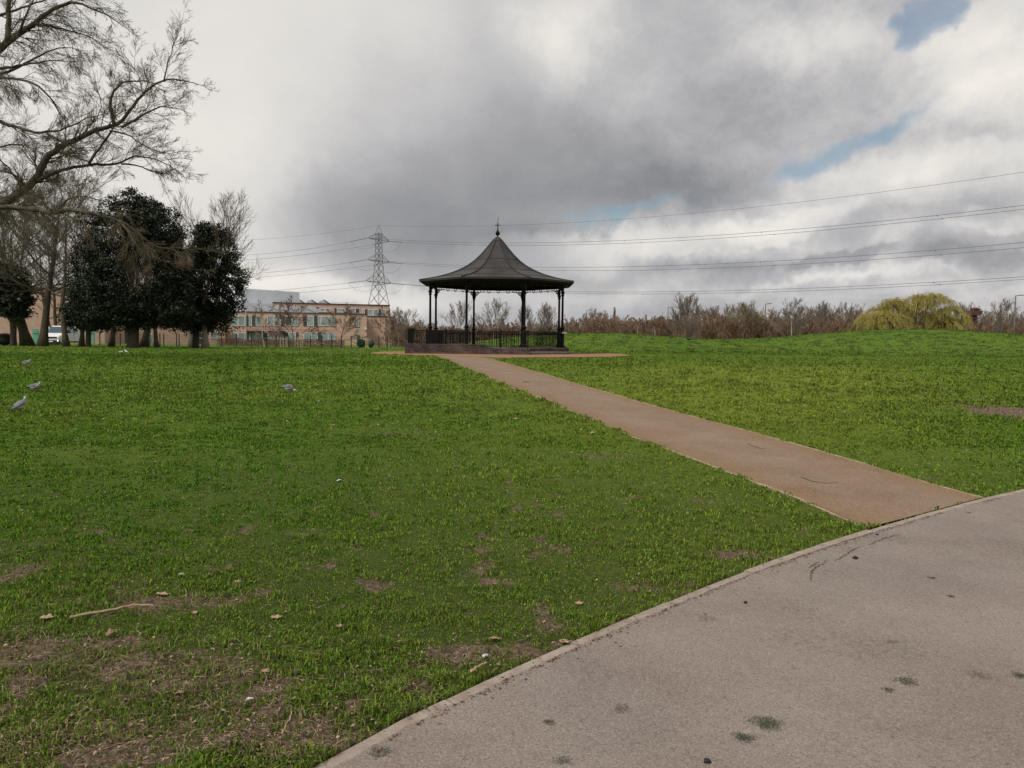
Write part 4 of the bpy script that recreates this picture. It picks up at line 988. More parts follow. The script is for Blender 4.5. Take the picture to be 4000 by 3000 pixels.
def bare_tree(seed, h, spread, r, bark, twig, nl=7, forks=1, kids=(7, 6, 5, 2), lean=0, rmin=.012, low=.3, up=.07, name='bare_tree', tall=False):
    rn = random.Random(seed); root = empty(name); tk = []
    tr = MB()
    for f in range(forks):
        a0 = rn.uniform(0, 6.28); ox = (f-(forks-1)/2)*r*1.6; d = norm((math.cos(a0)*.06+lean+(f-(forks-1)/2)*.16, math.sin(a0)*.08, 1)); p = (ox, 0, -.2); pts = [p]; n = 9
        for i in range(n):
            d = turn(d, abs(rn.gauss(0, .08)), rn); d = norm((d[0], d[1], d[2]+.12)); sl = h*.78/n
            p = (p[0]+d[0]*sl, p[1]+d[1]*sl, p[2]+d[2]*sl); pts.append(p)
        rs = [r*1.5]+[r*(1-.88*(i/n)**.9) for i in range(1, n+1)]
        tr.tube(pts, rs, 9)
        for j in range(nl):
            u_ = (j+rn.uniform(.2, .8))/nl; t = min(low+(.92-low)*u_, .97); i = min(int(t*n), n-1); q = pts[i]; w = pts[i+1]; ft = t*n-i
            o = tuple(q[c]+(w[c]-q[c])*ft for c in range(3)); az = j*2.4+rn.uniform(-.5, .5)
            el = (1.0 if tall else .32)+.55*u_+rn.uniform(-.1, .15)
            dd = norm((math.cos(az)*math.cos(el), math.sin(az)*math.cos(el), math.sin(el)))
            top = h-o[2]; ln = min(spread*(1.12-.25*u_), top*1.02/max(.35, math.sin(min(el+.25, 1.5))))*rn.uniform(.88, 1.1)
            grow(tk, o, dd, ln, max(rs[i]*.42, .03), 0, rn, up=up, wig=.11, kids=kids, pieces=(8, 5, 4, 2), ratio=.55, ang=(.28, .68), rmin=rmin)
        grow(tk, pts[-1], d, h*.24, rs[-1], 0, rn, up=up, wig=.13, kids=kids, pieces=(6, 4, 3, 2), ratio=.6, ang=(.35, .8), rmin=rmin)
    tr.build('trunk', bark, root, smooth=True)
    seg_mesh('crown', tk, twig, root)
    return root
used = set()
def place(proto, px, Yd, sc_=1, rz=0, label='', cat='tree', group=None, z=None, x=None):
    x_ = x if x is not None else (px-2000)/F*Yd
    o = proto if proto.name not in used else copy_tree(proto)
    used.add(proto.name)
    o.location = (x_, Yd, (z if z is not None else gz(x_, Yd))-.02); o.rotation_euler = (0, 0, rz)
    o.scale = (sc_, sc_, sc_) if not isinstance(sc_, tuple) else sc_
    tag(o, label, cat, group); return o
# trees among the evergreens on the left
pA1 = bare_tree(11, 16.5, 6.5, .34, BARK2, TWIG2, nl=10, kids=(10, 8, 3), rmin=.008, low=.30)
pA2 = bare_tree(12, 15, 5.4, .24, BARK2, TWIG2, nl=10, forks=2, kids=(10, 8, 3), rmin=.008, low=.25)
pA3 = bare_tree(13, 13, 5.0, .20, BARK2, TWIG2, nl=9, kids=(9, 8, 3), rmin=.008, low=.28)
G1 = 'bare trees standing among the evergreens on the left'
place(pA1, 110, 66, (1.35, 1.35, 1.0), .4, 'stout bare tree with the thickest trunk, left of the white van', group=G1)
place(pA2, 52, 69, .95, 2.2, 'slim dark bare tree just right of the round clipped bush', group=G1)
place(pA1, 164, 63, (1.05, 1.05, .98), 3.9, 'bare tree with ridged trunk against the left end of the white van', group=G1)
place(pA3, 260, 62, (1.25, 1.25, 1.15), 1.1, 'bare tree with flared roots in front of the van windscreen', group=G1)
place(pA2, 215, 92, 1.1, .3, 'bare forked tree behind the van against the brick hall', group=G1)
place(pA3, 318, 66, 1.05, 4.0, 'slender bare tree trunk covering the rear side of the white van', group=G1)
place(pA3, 434, 68, (1.3, 1.3, .95), 5.0, 'bare trunk with a wide foot left of the biggest evergreen trunk', group=G1)
place(pA1, 562, 74, (1.2, 1.2, .72), 2.0, 'brick red bare trunk directly behind the biggest evergreen trunk', group=G1)
place(pA3, 612, 72, (1.15, 1.15, .8), 2.7, 'mossy bare trunk just right of the biggest evergreen trunk', group=G1)
pB = bare_tree(21, 12.4, 5.2, .27, mat('grey_bark', (.17, .145, .115), (.24, .21, .165), 4, .95, .02), TWIG2, nl=12, kids=(12, 9), rmin=.009, low=.42)
place(pB, 802, 61, (1.0, 1.0, 1.0), .9, 'pale trunked bare tree rising above the right hand evergreen', group=G1)
pB2 = copy_tree(pB); place(pB2, 745, 78, (.95, .95, 1.08), 2.9, 'bare tree whose fine crown shows between the two evergreens', group=G1)

# evergreens
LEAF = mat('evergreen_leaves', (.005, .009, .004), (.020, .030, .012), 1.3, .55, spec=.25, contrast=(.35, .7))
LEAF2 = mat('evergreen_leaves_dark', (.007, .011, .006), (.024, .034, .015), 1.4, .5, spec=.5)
def leaf_cloud(name, C, S, m, parent, seed=0, asp=.55, up=.3, **k):
    rs = np.random.RandomState(seed); n = len(C)
    nrm = rs.normal(0, 1, (n, 3)); nrm[:, 2] += up; nrm /= np.linalg.norm(nrm, axis=1)[:, None]
    t = np.cross(nrm, rs.normal(0, 1, (n, 3))); t /= np.linalg.norm(t, axis=1)[:, None]; b = np.cross(nrm, t)
    S = np.broadcast_to(S, (n,))[:, None]*rs.uniform(.6, 1.3, (n, 1))
    V = np.stack([C-t*S, C+b*S*asp, C+t*S, C-b*S*asp], 1).reshape(-1, 3)
    return np_mesh(name, V, np.arange(4*n), np.full(n, 4), m, parent, **k)
def evergreen(name, px, Yd, lobes, n, leaf, m, trunk_px, tr_r, label, seed, group):
    x0 = (trunk_px-2000)/F*Yd; g = gz(x0, Yd); root = empty(name, (x0, Yd, g), label=label, cat='tree', group=group)
    rs = np.random.RandomState(seed); Cs = []; mb = MB(); tips = []
    for (cx, cy, rx, rz_, w) in lobes:
        c = at(cx, cy, Yd); cx_, cz = c.x-x0, c.z-g; rx *= Yd/F; rz_ *= Yd/F
        nc = int(n*w); u = rs.normal(0, 1, (nc, 3)); u /= np.linalg.norm(u, axis=1)[:, None]
        rad = rs.uniform(.35, 1.0, (nc, 1))**.45*(1+.22*np.sin(u[:, :1]*5+cx)*np.cos(u[:, 2:]*6+cy))
        cc = u*rad*[rx, rx*.9, rz_]+[cx_, 0, cz]
        q = rs.normal(0, 1, (nc, 34, 3))*[.20, .20, .13]
        Cs.append((cc[:, None]+q).reshape(-1, 3)); tips.append((cx_, 0, cz))
    C = np.vstack(Cs); C = C[C[:, 2] > .9+1.1*rs.rand(len(C))]
    mb.tube([(0, 0, -.2), (0, 0, .3), (.1, 0, 2.5), (tips[0][0]*.4, 0, 4.5), (tips[0][0]*.8, 0, 7.5)], [tr_r*1.4, tr_r, tr_r*.85, tr_r*.6, .06], 10)
    for tx_, ty_, tz_ in tips:
        mb.tube([(0, 0, 1.9), (tx_*.5, .3, 2+tz_*.3), (tx_, ty_, tz_)], [tr_r*.6, tr_r*.35, .03], 6)
    mb.build('trunk', BARK, root, smooth=True)
    leaf_cloud('crown', C, leaf, m, root, seed)
    return root
GE = 'dark evergreen trees on the left of the lawn'
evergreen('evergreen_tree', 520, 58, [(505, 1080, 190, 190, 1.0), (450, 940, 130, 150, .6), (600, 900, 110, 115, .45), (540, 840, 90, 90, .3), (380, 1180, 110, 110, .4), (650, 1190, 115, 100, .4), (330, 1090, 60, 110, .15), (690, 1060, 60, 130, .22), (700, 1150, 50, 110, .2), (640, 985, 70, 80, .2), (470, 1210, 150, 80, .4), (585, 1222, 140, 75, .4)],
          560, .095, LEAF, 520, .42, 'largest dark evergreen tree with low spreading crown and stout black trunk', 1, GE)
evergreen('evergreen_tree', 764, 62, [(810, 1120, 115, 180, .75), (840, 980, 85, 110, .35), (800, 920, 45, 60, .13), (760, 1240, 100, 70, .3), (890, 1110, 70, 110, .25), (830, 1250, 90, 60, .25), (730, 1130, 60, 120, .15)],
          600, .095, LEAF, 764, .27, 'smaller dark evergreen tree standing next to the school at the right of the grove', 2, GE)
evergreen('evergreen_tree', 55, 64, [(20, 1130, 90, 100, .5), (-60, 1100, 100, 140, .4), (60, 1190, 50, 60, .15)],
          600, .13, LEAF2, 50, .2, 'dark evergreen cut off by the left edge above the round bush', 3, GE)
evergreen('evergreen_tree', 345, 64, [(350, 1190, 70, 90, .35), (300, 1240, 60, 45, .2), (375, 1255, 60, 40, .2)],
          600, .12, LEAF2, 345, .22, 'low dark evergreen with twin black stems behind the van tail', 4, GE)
# clipped round bush
rs = np.random.RandomState(5); u = rs.normal(0, 1, (9000, 3)); u /= np.linalg.norm(u, axis=1)[:, None]; c = at(18, 1325, 66)
bush = empty('round_bush', (c.x, 66, gz(c.x, 66)), label='round clipped dark bush at the left edge under the trees', cat='bush')
Cb = u*rs.uniform(.75, 1, (9000, 1))*[.82, .8, .55]+[0, 0, .58]; Cb = Cb[Cb[:, 2] > .03]; leaf_cloud('foliage', Cb, .05, LEAF2, bush, 5)

# small trees and planting in front of the school
SM = mat('small_tree_bark', (.085, .062, .045), (.13, .10, .07), 3, .95); SMT = mat('small_twigs', (.115, .075, .055), (.17, .12, .09), 1, .95)
PALE = mat('birch_bark', (.50, .47, .42), (.34, .31, .27), 6, .9); BIR = mat('birch_twigs', (.22, .15, .12), (.30, .22, .18), 1, .95)
GS = 'young bare trees in front of the school'
pS = bare_tree(31, 5.6, 3.2, .10, SM, SMT, nl=12, kids=(6, 5, 3), rmin=.016, low=.22, up=.04)
place(pS, 1328, 96, .93, .4, 'round headed bare young tree before the blank brick end of the school', group=GS)
place(pS, 1525, 98, (.85, .85, .90), 2.2, 'bare young tree by the far right corner of the school', group=GS)
place(pS, 1149, 95, (.85, .85, 1.05), 4.0, 'dark bare young tree before the open school window', group=GS)
pW = bare_tree(33, 5.6, 1.7, .075, PALE, BIR, nl=10, kids=(4, 4, 3), rmin=.016, low=.25, up=.12, name='birch_tree')
place(pW, 1033, 94, 1.0, 1.0, 'slim white stemmed birch before the left of the school hedge', group=GS)
place(pW, 1078, 100, .95, 3.0, 'second thin pale birch between the school hedge and the windows', group=GS)
HEDG = mat('brown_hedge_twigs', (.085, .045, .032), (.15, .085, .06), 2, .95)
def scrub(name, x0, x1, y0, y1, h, n, m, leafr, seed, zfun=gz, hvar=.15, core=True, asp=.25, **k):
    rs = np.random.RandomState(seed); x = rs.uniform(x0, x1, n); y = rs.uniform(y0, y1, n)
    hh = h*(1+hvar*(fbm(x, y*0+3, .6, seed)*2-1)*2); z = rs.rand(n)**.8*hh
    g = height(x, y) if zfun is gz else zfun(x, y)
    C = np.stack([x, y, g+z], 1); root = empty(name, ((x0+x1)/2, (y0+y1)/2, 0), **k)
    leaf_cloud('foliage', C-np.array(root.location), leafr, m, root, seed, asp=asp)
    return root
a = at(850, 1340, 99).x; b = at(1345, 1340, 99).x
scrub('hedge', a, b, 98.4, 99.6, 1.05, 16000, HEDG, .07, 8, label='long low brown winter hedge along the front of the school', cat='hedge')
GB = mat('green_bush_leaves', (.020, .05, .022), (.05, .10, .045), 2, .7)
for i, (p0_, p1_, yt, lb) in enumerate(((1392, 1432, 1322, 'small green bush at the right end of the school hedge'), (1436, 1462, 1328, 'darker low green bush right of the first green bush by the school'), (1610, 1650, 1340, None))):
    if lb is None: continue
    xa, xb = at(p0_, 1340, 97).x, at(p1_, 1340, 97).x; c = (xa+xb)/2; rs = np.random.RandomState(40+i); u = rs.normal(0, 1, (2600, 3)); u /= np.linalg.norm(u, axis=1)[:, None]
    bsh = empty('green_bush', (c, 97, gz(c, 97)), label=lb, cat='bush', group='green bushes beside the school')
    hh = at(p0_, yt, 97).z-gz(c, 97); leaf_cloud('foliage', u*rs.uniform(.6, 1, (2600, 1))*[(xb-xa)/2, .7, hh/2]+[0, 0, hh/2], .075, GB, bsh, 40+i)
GUARD = mat('tree_guard_wood', (.34, .28, .20), (.42, .36, .27), 3, .9)
for i, px in enumerate((1110, 1167, 1433)):
    x = at(px, 1340, 93.5).x; o = empty('tree_guard', (x, 93.5, gz(x, 93.5)), label=['wooden staked tree guard left of centre before the school hedge', 'wooden staked tree guard at the foot of the dark young tree', 'single staked guard by the green bushes'][i], cat='tree guard', group='staked tree guards before the school')
    for sx in ((-.45, -.1, .25, .45) if i < 2 else (-.15, .15)):
        mb = MB(); mb.tube([(sx, 0, -.05), (sx, 0, 1.35)], .045, 6); mb.build('stake', GUARD, o)
    mb = MB(); mb.box(-.5, .5, -.03, .03, 1.0, 1.08); mb.build('crossbar', GUARD, o)
# black fence of posts and fine mesh
FEN = mat('fence_black', (.015, .016, .016), rough=.5)
fence = empty('mesh_fence', (0, 0, 0), label='black post and wire mesh fence running between the lawn and the school', cat='fence')
FP = [(390, 90), (470, 90), (625, 90), (640, 90), (690, 90), (700, 90), (866, 90), (924, 90), (983, 90), (1042, 90), (1079, 90), (1126, 90), (1213, 90), (1257, 90), (1296, 90), (1334, 90), (1372, 91), (1402, 91), (1480, 92), (1513, 92)]
prev = None
for px, Yd in FP:
    x = at(px, 1340, Yd).x; g = gz(x, Yd); mb = MB(); mb.box(x-.045, x+.045, Yd-.045, Yd+.045, g-.1, g+1.55); mb.build('post', FEN, fence)
x0 = at(380, 1340, 90).x; x1 = at(1513, 1340, 92).x
mb = MB()
for z in (.08, .5, .95, 1.4): mb.bar((x0, 90, gz(x0, 90)+z), (x1, 91.8, gz(x1, 92)+z), .012)
for i in range(0, 420):
    x = x0+(x1-x0)*i/420; y = 90+1.8*i/420; mb.bar((x, y, gz(x, y)+.05), (x, y, gz(x, y)+1.42), .005)
mb.build('wire_mesh', FEN, fence)

# ------------------------------------------------------------------ far belt of trees and scrub on the right
def merged_bare(name, items, protos, m, **k):
    """far wood reading as one mass: many bare crowns in a single object"""
    out = []
    for (x, y, z, s, rz, pi) in items:
        S = protos[pi]; c, q = math.cos(rz), math.sin(rz); T = S.copy()
        for o_ in (0, 3):
            X_, Y_ = S[:, o_]*c-S[:, o_+1]*q, S[:, o_]*q+S[:, o_+1]*c
            T[:, o_] = X_*s+x; T[:, o_+1] = Y_*s+y; T[:, o_+2] = S[:, o_+2]*s+z
        out.append(T)
    return seg_mesh(name, np.vstack(out), m, None, **k)
def proto_segs(seed, h, spread, rt, nl, kids, rmin, low=.15, up=.1, ang=(.28, .65)):
    rn = random.Random(seed); s = []; p = (0, 0, -.3); d = (0, 0, 1); n = 8; P = [p]
    for i in range(n):
        d = turn(d, abs(rn.gauss(0, .09)), rn); d = norm((d[0], d[1], d[2]+.15)); q = tuple(p[c]+d[c]*h*.8/n for c in range(3))
        s.append((*p, *q, rt*(1-.8*i/n), rt*(1-.8*(i+1)/n))); p = q; P.append(p)
    for j in range(nl):
        t = low+(1-low)*(j+rn.random())/nl; i = min(int(t*n), n-1); az = j*2.4+rn.uniform(-.4, .4); el = rn.uniform(.4, .9)+.2*t
        grow(s, P[i], norm((math.cos(az)*math.cos(el), math.sin(az)*math.cos(el), math.sin(el))), spread*(1.1-.5*t)*rn.uniform(.8, 1.2), rt*.4, 0, rn, up=up, wig=.11, kids=kids, pieces=(4, 3, 2), ratio=.58, ang=ang, rmin=rmin)
    return np.array(s)
WT = [proto_segs(100+i, 8, 3.9, .10, 14, (7, 6), .024, up=.12) for i in range(5)]
ST = [proto_segs(120+i, 4.2, 2.2, .05, 13, (5, 4), .030, low=.02, up=.12) for i in range(4)]
FW = mat('far_twigs_grey', (.175, .128, .090), (.26, .205, .155), .25, 1, contrast=(.35, .65))
FS = mat('far_scrub_brown', (.150, .092, .058), (.225, .155, .105), .22, 1, contrast=(.35, .65))
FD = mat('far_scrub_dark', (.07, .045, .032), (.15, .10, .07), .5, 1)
rn = random.Random(77)
# skyline of the belt: px -> top y
BX_ = [1530, 1600, 1700, 1800, 1900, 2000, 2100, 2200, 2300, 2380, 2450, 2560, 2650, 2750, 2900, 3000, 3100, 3200, 3340, 3750, 3850, 4000, 4300]
BY_ = [1225, 1245, 1262, 1240, 1232, 1262, 1240, 1240, 1222, 1230, 1240, 1226, 1215, 1196, 1196, 1206, 1196, 1205, 1205, 1212, 1205, 1215, 1215]
items = []
for i in range(130):
    px = 1530+(4200-1530)*(i+rn.random())/130; Yd = rn.uniform(122, 150)
    top = np.interp(px, BX_, BY_)+rn.uniform(-12, 44); x = (px-2000)/F*Yd; hh = at(px, top, Yd).z-.45
    items.append((x, Yd, .45, hh/8.0, rn.uniform(0, 6), rn.randrange(5)))
merged_bare('bare_woodland', items, WT, FW, label='belt of bare grey brown trees along the horizon behind the mounds', kind='stuff')
items = []
for i in range(230):
    px = 1530+(4250-1530)*(i+rn.random())/230; Yd = rn.uniform(112, 128); top = (1278 if px < 2200 else 1262)+rn.uniform(-22, 14)-(22 if 2300 < px < 3340 else 0)-(0 if px < 3740 else -4)
    x = (px-2000)/F*Yd; hh = max(at(px, top, Yd).z-.45, 1.5); items.append((x, Yd, .45, hh/4.3, rn.uniform(0, 6), rn.randrange(4)))
merged_bare('scrub_thicket', items, ST, FS, label='reddish brown thicket of bare scrub below the far trees', kind='stuff')
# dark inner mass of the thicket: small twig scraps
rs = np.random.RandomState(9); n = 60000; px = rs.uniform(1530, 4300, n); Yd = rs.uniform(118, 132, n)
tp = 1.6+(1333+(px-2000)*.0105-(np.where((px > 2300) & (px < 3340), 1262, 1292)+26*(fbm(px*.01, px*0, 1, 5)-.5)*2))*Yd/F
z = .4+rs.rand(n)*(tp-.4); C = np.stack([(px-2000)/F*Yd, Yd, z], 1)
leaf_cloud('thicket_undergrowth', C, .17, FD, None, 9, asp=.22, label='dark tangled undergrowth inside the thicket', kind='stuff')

def far_tree(proto, px, Yd, top, hgt, label, rz=0, wx=1.0, group='single trees standing out of the far belt', z=None):
    zz = .45 if z is None else z; hh = at(px, top, Yd).z-zz; s = hh/hgt
    return place(proto, px, Yd, (s*wx, s*wx, s), rz, label, group=group, z=zz)
FB = mat('far_bark', (.12, .095, .075), (.17, .14, .11), 1, 1); FT = mat('far_twigs', (.14, .115, .094), (.21, .175, .147), .4, 1)
pF1 = bare_tree(51, 10, 4.8, .22, FB, FT, nl=11, kids=(11, 8), rmin=.019, low=.2)
pF2 = bare_tree(52, 10, 4.4, .17, FB, FT, nl=10, forks=2, kids=(11, 8), rmin=.019, low=.15, up=.14)
pF3 = bare_tree(53, 10, 5.6, .24, FB, mat('olive_twigs', (.14, .118, .070), (.21, .175, .11), .4, 1), nl=13, kids=(11, 8), rmin=.022, low=.12, up=.06)
far_tree(pF2, 2670, 106, 1150, 10.6, 'tall two stemmed bare tree standing highest above the middle of the belt', .2, 1.0)
far_tree(pF3, 2910, 118, 1182, 10.4, 'broad domed olive brown tree right of the tall two stemmed tree', .5, 1.15)
far_tree(pF1, 2318, 122, 1206, 10.4, 'round bare tree beside the faint street lamp right of the bandstand', 1.0, .95)
far_tree(pF1, 1925, 112, 1168, 10.4, 'tallest bare tree seen through the middle of the bandstand', 2.0, .95)
far_tree(pF1, 1795, 116, 1176, 10.4, 'spreading bare tree seen through the left bay of the bandstand', 3.1, 1.0)
far_tree(pF2, 2135, 124, 1190, 10.5, 'narrow bare tree seen through the right bay of the bandstand', 1.5, .9)
far_tree(pF2, 2055, 128, 1200, 10.5, 'thin bare tree behind the right front columns of the bandstand', 2.5, .8)
far_tree(pF1, 1600, 118, 1208, 10.4, 'bare tree between the school corner and the bandstand', 4.0, 1.0)
far_tree(pF1, 1555, 108, 1200, 10.4, 'bare tree touching the right corner of the school', 5.0, .7)
far_tree(pF1, 2800, 126, 1195, 10.4, 'bare tree between the tall two stemmed tree and the olive tree', 5.2, .9)
far_tree(pF2, 3200, 124, 1186, 10.5, 'bare tree midway between the birch and the willow', 4.4, 1.0)
far_tree(pF1, 3290, 128, 1182, 10.4, 'bare tree close against the left side of the willow', .7, .85)
far_tree(pF1, 3905, 128, 1168, 10.4, 'bare tree between the rusty sculpture and the right hand lamp', 1.7, .85)
far_tree(pF2, 3765, 130, 1190, 10.5, 'faint bare tree between the willow and the rusty sculpture', 2.9, .8)
pF4 = bare_tree(54, 10, 4.4, .15, PALE, FT, nl=11, forks=1, kids=(11, 8), rmin=.018, low=.30, up=.10, name='birch_tree')
far_tree(pF4, 3080, 106, 1176, 10.4, 'white stemmed birch with pale forked trunk standing before the thicket', .3, 1.1)
pP = bare_tree(55, 10, 3.0, .16, FB, FT, nl=18, kids=(11, 8), rmin=.019, low=.06, up=.30, name='poplar_tree', tall=True)
far_tree(pP, 2396, 135, 1200, 10.4, 'narrow upright poplar left of the middle of the far belt', 0, .8)
far_tree(pP, 3888, 112, 1186, 10.4, 'ivy brown upright tree at the right between sculpture and lamp', 1, .8)
for i, (px, yb) in enumerate(((2420, 1300), (2490, 1306), (2555, 1312), (3122, 1300), (2080, 1262))):
    # pale bare stems in front of the scrub
    x = (px-2000)/F*112; o = empty('pale_sapling', (x, 112, .45), label=['pale leaning sapling stem below the poplar', 'pale sapling stem between the poplar and the tall tree', 'slanting pale sapling nearest the tall two stemmed tree', 'short pale sapling right of the white birch', 'pale sapling seen through the bandstand right bay'][i], cat='sapling', group='pale saplings before the scrub')
    mb = MB(); mb.tube([(0, 0, 0), (.1*(-1)**i, 0, 1.5), (-.1, 0, 3.6)], [.06, .05, .02], 6); mb.build('trunk', PALE, o)
    sg_ = []; grow(sg_, (0, 0, 2.2), (0, 0, 1), 1.8, .03, 0, rn, kids=(5, 4), pieces=(4, 3, 2), rmin=.014); seg_mesh('twigs', sg_, FT, o)

# weeping willow
WB = mat('willow_bark', (.10, .075, .045), rough=.95); WL = mat('willow_shoots', (.235, .195, .045), (.36, .31, .085), .35, .8, contrast=(.3, .7))
YW = 104.0; wx = (3545-2000)/F*YW; wg = .5; wil = empty('weeping_willow', (wx, YW, wg), label='large yellow green weeping willow spreading behind the right hand mound', cat='tree')
rn = random.Random(5); mb = MB(); S = []; k_ = YW/F
LOB = [(-190, 1228, 48), (-150, 1212, 50), (-105, 1190, 52), (-62, 1163, 46), (-25, 1180, 40), (20, 1150, 46), (62, 1146, 52), (100, 1172, 48), (138, 1196, 46), (172, 1222, 44), (-125, 1232, 60), (-40, 1215, 70), (60, 1205, 70), (130, 1235, 60), (205, 1240, 34)]
mb.tube([(0, 0, -.3), (.1, 0, 1.2), (.2, 0, 2.2)], [.75, .6, .5], 10)
for lx, ty, lr in LOB:
    lx *= .80
    cx = lx*k_; cz = at(3545+lx, ty, YW).z-wg; cy = rn.uniform(-3.2, 3.2); R0 = lr*k_
    mb.tube([(.2, 0, 1.9), (cx*.35, cy*.4, cz*.45), (cx*.8, cy*.9, cz*.78), (cx, cy, cz-.5)], [.32, .22, .12, .05], 7)
    for j in range(62):
        a = rn.uniform(0, 6.28); q = rn.random()**.6*R0*1.15; dx, dy = math.cos(a), math.sin(a)
        p = (cx+dx*q*.3, cy+dy*q*.3, cz-.7); hh = cz+rn.uniform(-.45, .12)-.30*q*q
        m_ = (cx+dx*q*.7, cy+dy*q*.7, (p[2]+hh)/2+.35); o = (cx+dx*q, cy+dy*q, hh); S.append((*p, *m_, .035, .025)); S.append((*m_, *o, .025, .018))
        L_ = rn.uniform(.4, 1.5) if rn.random() < .75 else rn.uniform(1.5, 3.4); n = 6; wind = .10+rn.uniform(-.1, .22)
        for s_ in range(rn.choice((2, 3, 4))):
            q2 = (o[0]+rn.uniform(-.35, .35), o[1]+rn.uniform(-.35, .35), o[2]+rn.uniform(-.35, .15)); dx2 = dx*.55+wind+rn.uniform(-.3, .3); dy2 = dy*.5+rn.uniform(-.2, .2)
            for i in range(n):
                f = i/n; step = (dx2*(1-f)*L_/n, dy2*(1-f)*L_/n, -L_/n*min(1, -.1+1.6*f)); q3 = tuple(q2[c]+step[c]+rn.uniform(-.05, .05) for c in range(3))
                if q3[2] < .15: break
                S.append((*q2, *q3, .026, .022)); q2 = q3
mb.build('trunk', WB, wil, smooth=True); seg_mesh('shoots', S, WL, wil)
C = np.array([s[3:6] for s in S]); rs = np.random.RandomState(3); C = np.repeat(C, 3, axis=0)+rs.normal(0, .12, (len(C)*3, 3)); leaf_cloud('leaves', C, .06, WL, wil, 6, asp=.3)

# ------------------------------------------------------------------ van
VW = mat('van_white', (.62, .63, .64), rough=.35, spec=.5); VB = mat('van_black', (.018, .018, .02), rough=.5); VG = mat('van_glass', (.05, .075, .10), rough=.06, spec=.9)
VT = mat('tyre', (.02, .02, .02), rough=.9); CH = mat('rim_grey', (.35, .35, .36), rough=.4, metal=.5)
YV = 82.0; v0 = at(250, 1340, YV); van = empty('crew_cab_van', (v0.x, YV, gz(v0.x, YV)), R(4), label='white crew cab pickup van with its passenger door open, parked behind the bare trees', cat='van')
# local: front faces -y, x across
W2 = 1.0
def loft(secs, m, name, parent):
    mb = MB(); n = len(secs[0]); vs = [v for s in secs for v in s]
    fs = [(i*n+k, i*n+(k+1) % n, (i+1)*n+(k+1) % n, (i+1)*n+k) for i in range(len(secs)-1) for k in range(n)]
    fs += [tuple(range(n-1, -1, -1)), tuple((len(secs)-1)*n+k for k in range(n))]; mb.add(vs, fs); return mb.build(name, m, parent)
def sec(y, w, z0, z1, wt=None, r=.12):
    wt = wt or w
    return [(-w, y, z0+r*.5), (-w+r, y, z0), (w-r, y, z0), (w, y, z0+r*.5), (w, y, (z0+z1)/2), (wt, y, z1-r), (wt-r, y, z1), (-wt+r, y, z1), (-wt, y, z1-r), (-w, y, (z0+z1)/2)]
loft([sec(-2.65, .82, .38, .98), sec(-2.5, .97, .34, 1.10), sec(-2.0, 1.0, .34, 1.28), sec(-1.75, 1.0, .34, 1.36), sec(-1.0, 1.0, .34, 2.08, .86), sec(-.8, 1.0, .34, 2.17, .86), sec(1.35, 1.0, .34, 2.17, .86), sec(1.48, .98, .36, 2.05, .84)], VW, 'body', van)
mb = MB(); mb.add([(-.84, -1.70, 1.42), (.84, -1.70, 1.42), (.76, -1.06, 2.05), (-.76, -1.06, 2.05), (-.84, -1.735, 1.40), (.84, -1.735, 1.40), (.76, -1.10, 2.07), (-.76, -1.10, 2.07)],
                  [(0, 1, 2, 3), (7, 6, 5, 4), (0, 4, 5, 1), (1, 5, 6, 2), (2, 6, 7, 3), (3, 7, 4, 0)]); mb.build('windscreen', VG, van)
mb = MB(); mb.box(-.62, .62, -2.69, -2.52, .82, .98); mb.build('grille', VB, van)
mb = MB(); mb.box(-.93, .93, -2.74, -2.40, .30, .62); mb.build('bumper', VB, van)
mb = MB(); mb.box(-.26, .26, -2.765, -2.742, .42, .53); mb.build('number_plate', mat('plate_white', (.7, .7, .66)), van)
HLM = bpy.data.materials.new('headlight_on'); HLM.use_nodes = True; HLM.node_tree.nodes['Principled BSDF'].inputs['Emission Color'].default_value = (1, .82, .6, 1); HLM.node_tree.nodes['Principled BSDF'].inputs['Emission Strength'].default_value = 1.6
